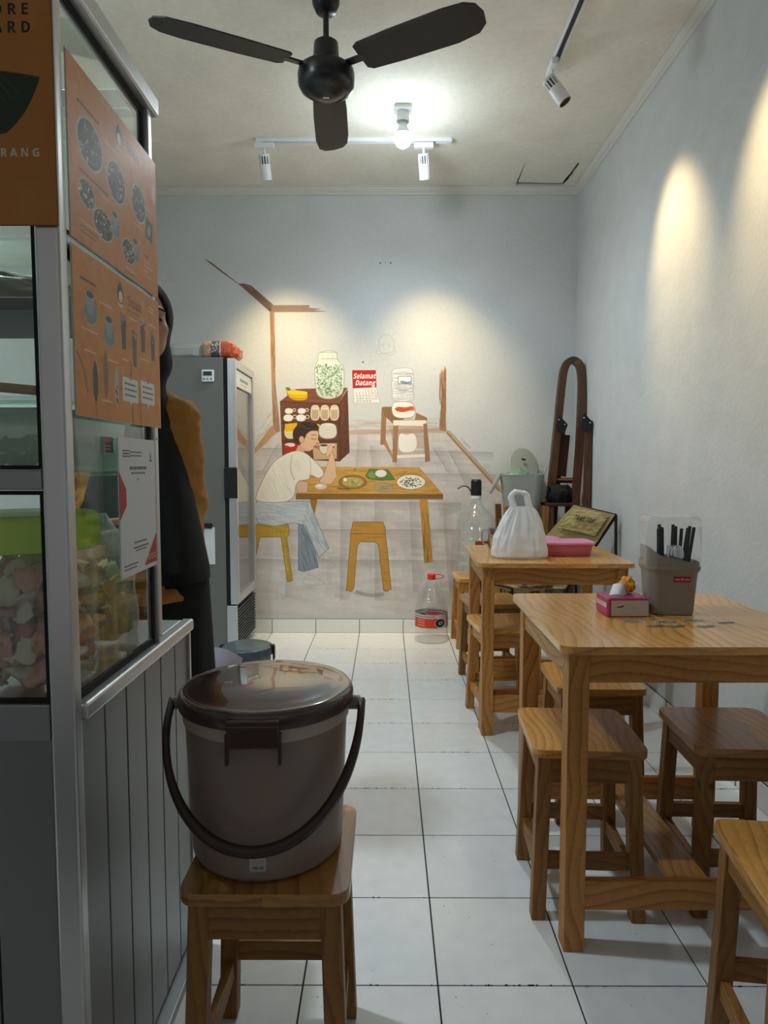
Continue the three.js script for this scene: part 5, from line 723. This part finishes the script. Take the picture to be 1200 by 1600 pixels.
// ------------------------------------------------------------------ dark folding wooden frame in the corner
{
  const f = thing('folding_rack', 'dark wooden folding frame with an arched top leaning in the far corner', 'folding frame', [1.1, 0, -4.42]);
  const P = V(1.1, 0, -4.42);
  const strapAlong = (pts, w, th) => { const c = new THREE.CatmullRomCurve3(pts.map((p) => V(...p).sub(P)), false, 'centripetal'), r = [], n = 90; for (let i = 0; i <= n; i++) { const p = c.getPoint(i / n), tg = c.getTangent(i / n), o = V(0, 0, 1).cross(tg).normalize(); r.push([[-1, -1], [1, -1], [1, 1], [-1, 1]].map(([a, b]) => [p.x + o.x * a * th / 2, p.y + o.y * a * th / 2, p.z + b * w / 2])); } return metreUV(loft(r, true, true), 'y'); };
  const g = strapAlong([[0.985, 0.002, -4.44], [1.05, 0.8, -4.44], [1.1, 1.4, -4.44], [1.124, 1.68, -4.44], [1.135, 1.755, -4.44], [1.156, 1.8, -4.44], [1.19, 1.815, -4.44], [1.222, 1.79, -4.42], [1.235, 1.73, -4.4], [1.226, 1.4, -4.36], [1.185, 0.8, -4.32], [1.13, 0.002, -4.28]], 0.05, 0.044); g.computeVertexNormals();
  mesh('arch_frame', g, M.darkWood, f);
  const bar = (n, a, b, w, d, m = M.darkWood) => { const A = V(...a).sub(P), B = V(...b).sub(P), L = A.distanceTo(B), o = mesh(n, rbox(w, L, d, 0.003, 1, 'y'), m, f); o.position.copy(A).add(B).multiplyScalar(0.5); o.quaternion.setFromUnitVectors(V(0, 1, 0), B.clone().sub(A).normalize()); return o; };
  bar('rear_rail', [1.232, 0.75, -4.22], [1.242, 1.42, -4.24], 0.032, 0.05); bar('rear_rail', [1.1, 0.75, -4.5], [1.15, 1.4, -4.5], 0.03, 0.04);
  const plate = (x, y, z, s) => { const pg = extrude([[-0.045 * s, -0.01], [-0.02 * s, 0.06], [0.055 * s, 0.0], [0.03 * s, -0.055], [-0.02 * s, -0.05]], 0.006, 0.001); mesh('bracket', pg, M.black, f, [x - P.x, y - P.y, z - P.z]); for (const [a, b] of [[-0.02, 0.03], [0.03, 0]]) mesh('bolt', new THREE.SphereGeometry(0.006, 10, 8), M.chrome, f, [x - P.x + a * s, y - P.y + b, z - P.z + 0.008]); };
  plate(1.215, 1.405, -4.205, 0.75); plate(1.11, 1.405, -4.39, 0.75);
  mesh('back_panel', rbox(0.1, 0.27, 0.012, 0.002, 1), wood(texDark, '#e0c8b4', 0.6), f, [1.128 - P.x, 1.21, -4.465 - P.z]).rotation.z = -0.08;
  bar('rung', [1.06, 1.05, -4.46], [1.21, 1.05, -4.36], 0.025, 0.03);
  mesh('shelf_board', rbox(0.2, 0.02, 0.16, 0.003, 1), wood(texDark, '#b8988a', 0.6), f, [1.1 - P.x, 0.9, -4.36 - P.z]);
  bar('shelf_leg', [1.03, 0.002, -4.3], [1.03, 0.888, -4.3], 0.04, 0.03); bar('shelf_leg', [1.17, 0.002, -4.42], [1.17, 0.888, -4.42], 0.03, 0.03);
  const c = thing('black_cloth', 'black bundle lying on the shelf of the dark folding frame', 'cloth', [1.105, 0.9105, -4.355]);
  const cg = mergeVertices(new THREE.IcosahedronGeometry(1, 5).deleteAttribute('uv').deleteAttribute('normal')), cp = cg.attributes.position; for (let i = 0; i < cp.count; i++) { const x = cp.getX(i), y = cp.getY(i), z = cp.getZ(i), s = 1 + 0.25 * n3(x * 2, y * 2, z * 2); cp.setXYZ(i, x * 0.08 * s, Math.max(0, 0.045 + y * 0.07 * s), z * 0.05 * s); } cg.computeVertexNormals(); mesh('cloth_folds', cg, std('#161618', 0.9), c);
}
// ------------------------------------------------------------------ khaki camp chair behind the farther table
{
  const f = thing('camp_chair', 'khaki folding camp chair with black lettering leaning on the right wall', 'chair', [1.0, 0, -3.78]);
  const P = V(1.0, 0, -3.78), khaki = std('#a5925e', 0.8, 0, { side: THREE.DoubleSide, bumpMap: texFibre, bumpScale: 0.0008 });
  const A = V(1.055, 0.925, -3.86), B = V(1.222, 0.885, -3.66), C = V(0.72, 0.5, -3.97), D = V(1.0, 0.46, -3.79);
  const q = (u, v) => { const a = A.clone().lerp(B, u), b = C.clone().lerp(D, u); return a.lerp(b, v); };
  const nrm = B.clone().sub(A).cross(C.clone().sub(A)).normalize(); if (nrm.z < 0) nrm.negate();
  const panel = (u0, u1, v0, v1, off, th, bul, m, n) => { const g = new ParametricGeometry((u, v, o) => { const p = q(u0 + (u1 - u0) * u, v0 + (v1 - v0) * v).addScaledVector(nrm, off - bul * Math.sin(u * Math.PI) * Math.sin(v * Math.PI) + 0.004 * n3(u * 5, v * 5, off * 100)).sub(P); o.copy(p); }, 24, 24); return mesh(n, g, m, f); };
  panel(0, 1, 0, 1, 0.0, 0, 0.02, khaki, 'back_fabric'); panel(0.1, 0.92, 0.02, 0.3, 0.01, 0, -0.014, std('#ad9a64', 0.8, 0, { side: THREE.DoubleSide, bumpMap: texFibre, bumpScale: 0.0008 }), 'head_pad');
  const tx = canvasTex(512, 128, (c, w, h) => { c.clearRect(0, 0, w, h); c.fillStyle = '#151310'; c.font = 'bold 104px sans-serif'; c.textAlign = 'center'; c.fillText('TRAILTOP', w / 2, 96, 480); });
  const pg = new ParametricGeometry((u, v, o) => { o.copy(q(0.3 + 0.5 * u, 0.2 - 0.1 * v).addScaledVector(nrm, 0.035).sub(P)); }, 8, 4); mesh('lettering', pg, std('#ffffff', 0.7, 0, { map: tx, transparent: true, side: THREE.DoubleSide }), f);
  const rim = (a, b, r = 0.009) => mesh('frame_tube', tube([a, a.clone().lerp(b, 0.5), b].map((v) => { const w = v.clone().sub(P).addScaledVector(nrm, -0.012); return [w.x, w.y, w.z]; }), r, 16, 10), M.blackSoft, f);
  rim(A, B); rim(A, C); rim(B, D); rim(C, V(0.72, 0.012, -4.05), 0.008); rim(D, V(1.06, 0.012, -3.74), 0.008); rim(B, V(1.24, 0.02, -3.66), 0.008); rim(A, V(1.13, 0.012, -4.02), 0.008);
  const S1 = C, S2 = D, S3 = V(0.55, 0.47, -4.0), S4 = V(0.7, 0.46, -3.82);
  const sg = new ParametricGeometry((u, v, o) => { const a = S1.clone().lerp(S2, u), b = S3.clone().lerp(S4, u); o.copy(a.lerp(b, v).sub(P)); o.y -= 0.05 * Math.sin(v * Math.PI) * Math.sin(u * Math.PI); }, 16, 16); mesh('seat_fabric', sg, khaki, f); rim(S3, S4, 0.008); rim(S3, V(0.6, 0.012, -4.03), 0.008); rim(S4, V(0.74, 0.012, -3.8), 0.008);
  const c = thing('crumpled_cloth', 'crumpled brown and cream cloth on the camp chair seat', 'cloth', [0.845, 0.455, -3.86]);
  const cg = mergeVertices(new THREE.IcosahedronGeometry(1, 5).deleteAttribute('uv').deleteAttribute('normal')), cp = cg.attributes.position; for (let i = 0; i < cp.count; i++) { const x = cp.getX(i), y = cp.getY(i), z = cp.getZ(i), s = 1 + 0.25 * n3(x * 2.2 + 5, y * 2.2, z * 2.2) + 0.1 * n3(x * 7, y * 7, z * 7); cp.setXYZ(i, x * 0.1 * s, Math.max(-0.012, 0.02 + y * 0.034 * s), z * 0.06 * s); } cg.computeVertexNormals(); mesh('cloth_folds', cg, std('#8f7a64', 0.85), c);
}
// ------------------------------------------------------------------ the woman behind the cart
function marching(fn, c, half, res) {
  const mc = new MarchingCubes(res, new THREE.MeshStandardMaterial(), false, false, 400000), s = mc.size, h = mc.halfsize; mc.isolation = 0;
  for (let z = 0; z < s; z++) for (let y = 0; y < s; y++) for (let x = 0; x < s; x++) mc.field[x + y * s + z * s * s] = -fn(c[0] + (x - h) / h * half, c[1] + (y - h) / h * half, c[2] + (z - h) / h * half);
  mc.update(); const n = mc.count, pos = new Float32Array(n * 3);
  for (let i = 0; i < n; i++) { pos[i * 3] = mc.positionArray[i * 3] * half + c[0]; pos[i * 3 + 1] = mc.positionArray[i * 3 + 1] * half + c[1]; pos[i * 3 + 2] = mc.positionArray[i * 3 + 2] * half + c[2]; }
  let g = new THREE.BufferGeometry(); g.setAttribute('position', new THREE.BufferAttribute(pos, 3)); g = mergeVertices(g, 1e-5); g.computeVertexNormals(); return g;
}
const smin = (a, b, k) => { const h = Math.max(k - Math.abs(a - b), 0) / k; return Math.min(a, b) - h * h * k * 0.25; };
const smax = (a, b, k) => -smin(-a, -b, k);
function cap(x, y, z, a, b, r0, r1) { const dx = b[0] - a[0], dy = b[1] - a[1], dz = b[2] - a[2], l2 = dx * dx + dy * dy + dz * dz; let t = ((x - a[0]) * dx + (y - a[1]) * dy + (z - a[2]) * dz) / l2; t = t < 0 ? 0 : t > 1 ? 1 : t; const ex = x - a[0] - dx * t, ey = y - a[1] - dy * t, ez = z - a[2] - dz * t; return Math.sqrt(ex * ex + ey * ey + ez * ez) - (r0 + (r1 - r0) * t); }
const ellip = (x, y, z, c, r) => { const k0 = Math.hypot((x - c[0]) / r[0], (y - c[1]) / r[1], (z - c[2]) / r[2]), k1 = Math.hypot((x - c[0]) / (r[0] * r[0]), (y - c[1]) / (r[1] * r[1]), (z - c[2]) / (r[2] * r[2])); return k1 > 1e-6 ? k0 * (k0 - 1) / k1 : -Math.min(...r); };
{
  const PX0 = -0.72, PZ = -1.97;
  const w = thing('person', 'woman in a black headscarf and ochre sleeves standing behind the cart', 'person', [PX0, 0, PZ]);
  const HD = [0.03, 1.545, 0.03], YAW = 0.66, cw = Math.cos(YAW), sw = Math.sin(YAW);                                        // head centre; +z looks at the camera
  const head = (x, y, z) => {
    const X = (x - HD[0]) * cw - (z - HD[2]) * sw, Y = y - HD[1], Z = (x - HD[0]) * sw + (z - HD[2]) * cw;
    let d = ellip(X, Y, Z, [0, 0.018, -0.01], [0.073, 0.098, 0.092]);
    d = smin(d, ellip(X, Y, Z, [0, -0.055, 0.03], [0.054, 0.06, 0.055]), 0.05);
    d = smin(d, ellip(X, Y, Z, [0, -0.098, 0.058], [0.02, 0.016, 0.018]), 0.025);
    d = smin(d, cap(X, Y, Z, [0, 0.008, 0.083], [0, -0.034, 0.1], 0.008, 0.012), 0.016);
    for (const s of [-1, 1]) { d = smin(d, ellip(X, Y, Z, [s * 0.011, -0.037, 0.091], [0.009, 0.007, 0.01]), 0.008); d = smax(d, -ellip(X, Y, Z, [s * 0.03, 0.006, 0.092], [0.018, 0.011, 0.016]), 0.018); d = smin(d, ellip(X, Y, Z, [s * 0.031, 0.0055, 0.0715], [0.0125, 0.0085, 0.0115]), 0.003); d = smin(d, ellip(X, Y, Z, [s * 0.036, -0.02, 0.062], [0.02, 0.016, 0.016]), 0.02); d = smin(d, ellip(X, Y, Z, [s * 0.075, -0.01, -0.012], [0.008, 0.028, 0.017]), 0.008); d = smin(d, cap(X, Y, Z, [s * 0.014, 0.024, 0.083], [s * 0.045, 0.024, 0.068], 0.005, 0.004), 0.014); }
    d = smin(d, ellip(X, Y, Z, [0, -0.062, 0.083], [0.022, 0.0055, 0.01]), 0.006); d = smin(d, ellip(X, Y, Z, [0, -0.0725, 0.081], [0.02, 0.0065, 0.01]), 0.006);
    return d;
  };
  // joints: body-local metres
  const J = { sL: [0.122, 1.285, -0.01], eL: [0.132, 1.04, -0.06], wL: [0.06, 0.965, 0.15], sR: [-0.128, 1.285, -0.01], eR: [-0.16, 1.04, -0.05], wR: [-0.07, 0.955, 0.15] };
  const body = (x, y, z) => {
    let d = smin(cap(x, y, z, [0.026, 1.47, 0.0], [0.005, 1.32, -0.01], 0.048, 0.056), ellip(x, y, z, [0, 1.2, -0.01], [0.145, 0.18, 0.095]), 0.06);
    d = smin(d, ellip(x, y, z, [0, 0.95, -0.01], [0.155, 0.16, 0.11]), 0.1);
    for (const [s, e, h] of [[J.sL, J.eL, J.wL], [J.sR, J.eR, J.wR]]) { d = smin(d, cap(x, y, z, s, e, 0.044, 0.034), 0.04); d = smin(d, cap(x, y, z, e, h, 0.034, 0.023), 0.02); }
    for (const s of [-1, 1]) { d = smin(d, cap(x, y, z, [s * 0.082, 0.88, -0.01], [s * 0.085, 0.47, 0.0], 0.082, 0.052), 0.05); d = smin(d, cap(x, y, z, [s * 0.085, 0.47, 0], [s * 0.085, 0.08, -0.02], 0.052, 0.034), 0.03); d = smin(d, cap(x, y, z, [s * 0.085, 0.036, -0.04], [s * 0.095, 0.03, 0.11], 0.034, 0.028), 0.03); d = smax(d, -(y - 0.004), 0.004); }
    return d;
  };
  const hand = (s) => { const o = s > 0 ? J.wL : J.wR; const f = (x, y, z) => { const X = (x - o[0]) * -s, Y = y - o[1], Z = z - o[2]; let d = ellip(X, Y, Z, [0.02, -0.008, 0.035], [0.026, 0.036, 0.04]); d = smin(d, cap(X, Y, Z, [0, 0, -0.01], [0.008, -0.004, 0.02], 0.023, 0.022), 0.015);
    [[0.026, 0.018, 0.032, 1.0], [0.032, 0.0, 0.036, 1.08], [0.03, -0.018, 0.032, 1.0], [0.024, -0.034, 0.026, 0.8]].forEach(([a, b, l, k]) => { const p0 = [a, b, 0.06], p1 = [a + 0.014, b - 0.003, 0.06 + l * k], p2 = [a + 0.034, b - 0.006, 0.062 + l * k + 0.012 * k], p3 = [a + 0.046, b - 0.008, 0.056 + l * k]; d = smin(d, cap(X, Y, Z, p0, p1, 0.0092, 0.0085), 0.006); d = smin(d, cap(X, Y, Z, p1, p2, 0.0085, 0.008), 0.003); d = smin(d, cap(X, Y, Z, p2, p3, 0.008, 0.007), 0.003); });
    d = smin(d, cap(X, Y, Z, [0.016, 0.022, 0.025], [0.03, 0.042, 0.055], 0.012, 0.01), 0.01); d = smin(d, cap(X, Y, Z, [0.03, 0.042, 0.055], [0.045, 0.043, 0.078], 0.01, 0.008), 0.004); return d; }; return marching(f, [o[0] - s * 0.025, o[1] - 0.005, o[2] + 0.055], 0.085, 56); };
  const skin = std('#b98570', 0.5);
  const gb = marching((x, y, z) => smin(body(x, y, z), head(x, y, z), 0.012), [0, 0.84, 0.02], 0.88, 146);
  const gh = marching((x, y, z) => y < 1.40 ? 0.05 : head(x, y, z), [HD[0], HD[1], HD[2]], 0.16, 92);
  mesh('body', merge([gb, gh, hand(1), hand(-1)].map((g) => { g.setAttribute('uv', new THREE.BufferAttribute(new Float32Array(g.attributes.position.count * 2), 2)); return g; })), skin, w);
  const F = (x, y, z) => [HD[0] + x * cw + z * sw, HD[1] + y, HD[2] - x * sw + z * cw];       // face coordinates to body coordinates
  for (const s of [-1, 1]) { const e = mesh('eye', new THREE.SphereGeometry(0.0098, 20, 16), std('#a89c92', 0.3), w, F(s * 0.031, 0.0035, 0.0742)); e.rotation.y = YAW; mesh('iris', new THREE.SphereGeometry(0.0055, 14, 10), std('#1c120d', 0.2), e, [0, -0.001, 0.0055]); mesh('eyebrow', tube([F(s * 0.016, 0.0275, 0.0895), F(s * 0.03, 0.031, 0.083), F(s * 0.047, 0.0265, 0.07)], 0.0028, 14, 8), std('#1b1310', 0.9), w); }
  mesh('lips', tube([F(-0.02, -0.0665, 0.0875), F(0, -0.064, 0.0965), F(0.02, -0.0665, 0.0875)], 0.0035, 16, 8), std('#7d4238', 0.5), w);
  const black = std('#070708', 0.9), ochre = std('#a8702a', 0.75);
  // headscarf: a hood open at the face, falling over the chest in front
  const scarf = (x, y, z) => {
    let d = ellip(x, y, z, [HD[0], HD[1] + 0.026, HD[2] - 0.016], [0.085, 0.106, 0.106]);
    d = smin(d, ellip(x, y, z, [HD[0], HD[1] - 0.1, HD[2] - 0.03], [0.078, 0.07, 0.08]), 0.05);
    const k = Math.max(0, Math.min(1, (1.4 - y) / 0.54)), hw = 0.05 + 0.165 * k, ox = 0.04 * (1 - k);
    let c = Math.hypot((x - ox) / hw, (z - 0.025) / (0.07 + 0.1 * k)) - 1; c *= Math.min(hw, 0.1); c += 0.006 * Math.sin(x * 60 + y * 8) * k; c = smax(c, y - 1.42, 0.03); c = smax(c, 0.85 - 0.085 * Math.max(0, Math.min(1, (x + 0.02) / 0.1)) + 0.01 * Math.sin(x * 24) - y, 0.012); c = smax(c, -(z + 0.0 + 0.03 * k), 0.03);
    d = smin(d, c, 0.04);
    const X = (x - HD[0]) * cw - (z - HD[2]) * sw, Y = y - HD[1], Z = (x - HD[0]) * sw + (z - HD[2]) * cw;
    return smax(d, -ellip(X, Y, Z, [0, -0.008, 0.085], [0.066, 0.096, 0.085]), 0.008);
  };
  mesh('headscarf', marching(scarf, [0, 1.27, 0.02], 0.45, 112), black, w);
  const shirt = (x, y, z) => { let d = smin(ellip(x, y, z, [0, 1.2, -0.015], [0.16, 0.2, 0.105]), ellip(x, y, z, [0, 0.93, -0.01], [0.18, 0.22, 0.125]), 0.12); d = smin(d, cap(x, y, z, [0, 0.95, -0.01], [0, 0.76, 0], 0.16, 0.19), 0.05);
    for (const [s, e, h] of [[J.sL, J.eL, J.wL], [J.sR, J.eR, J.wR]]) { d = smin(d, cap(x, y, z, s, e, 0.06, 0.052), 0.03); d = smin(d, cap(x, y, z, e, [h[0], h[1] + 0.004, h[2] - 0.03], 0.05, 0.036), 0.02); }
    d += 0.005 * n3(x * 14, y * 22, z * 14); d = smax(d, 0.775 - y, 0.01); d = smax(d, y - 1.385, 0.02); return smax(d, Math.abs(z + 0.01) - 0.2, 0.01); };
  mesh('ochre_tunic', marching(shirt, [0, 1.07, 0.02], 0.36, 96), ochre, w);
  const skirt = (x, y, z) => { const k = Math.max(0, Math.min(1, (0.84 - y) / 0.78)), hw = 0.2 + 0.03 * k; let d = (Math.hypot(x / hw, z / (0.16 + 0.03 * k)) - 1) * 0.16 + 0.007 * Math.sin(Math.atan2(z, x) * 13) * k; d = smax(d, y - 0.84, 0.02); return smax(d, 0.055 - y, 0.01); };
  mesh('black_skirt', marching(skirt, [0, 0.45, 0], 0.44, 84), black, w);
}

renderer.render(scene, camera);
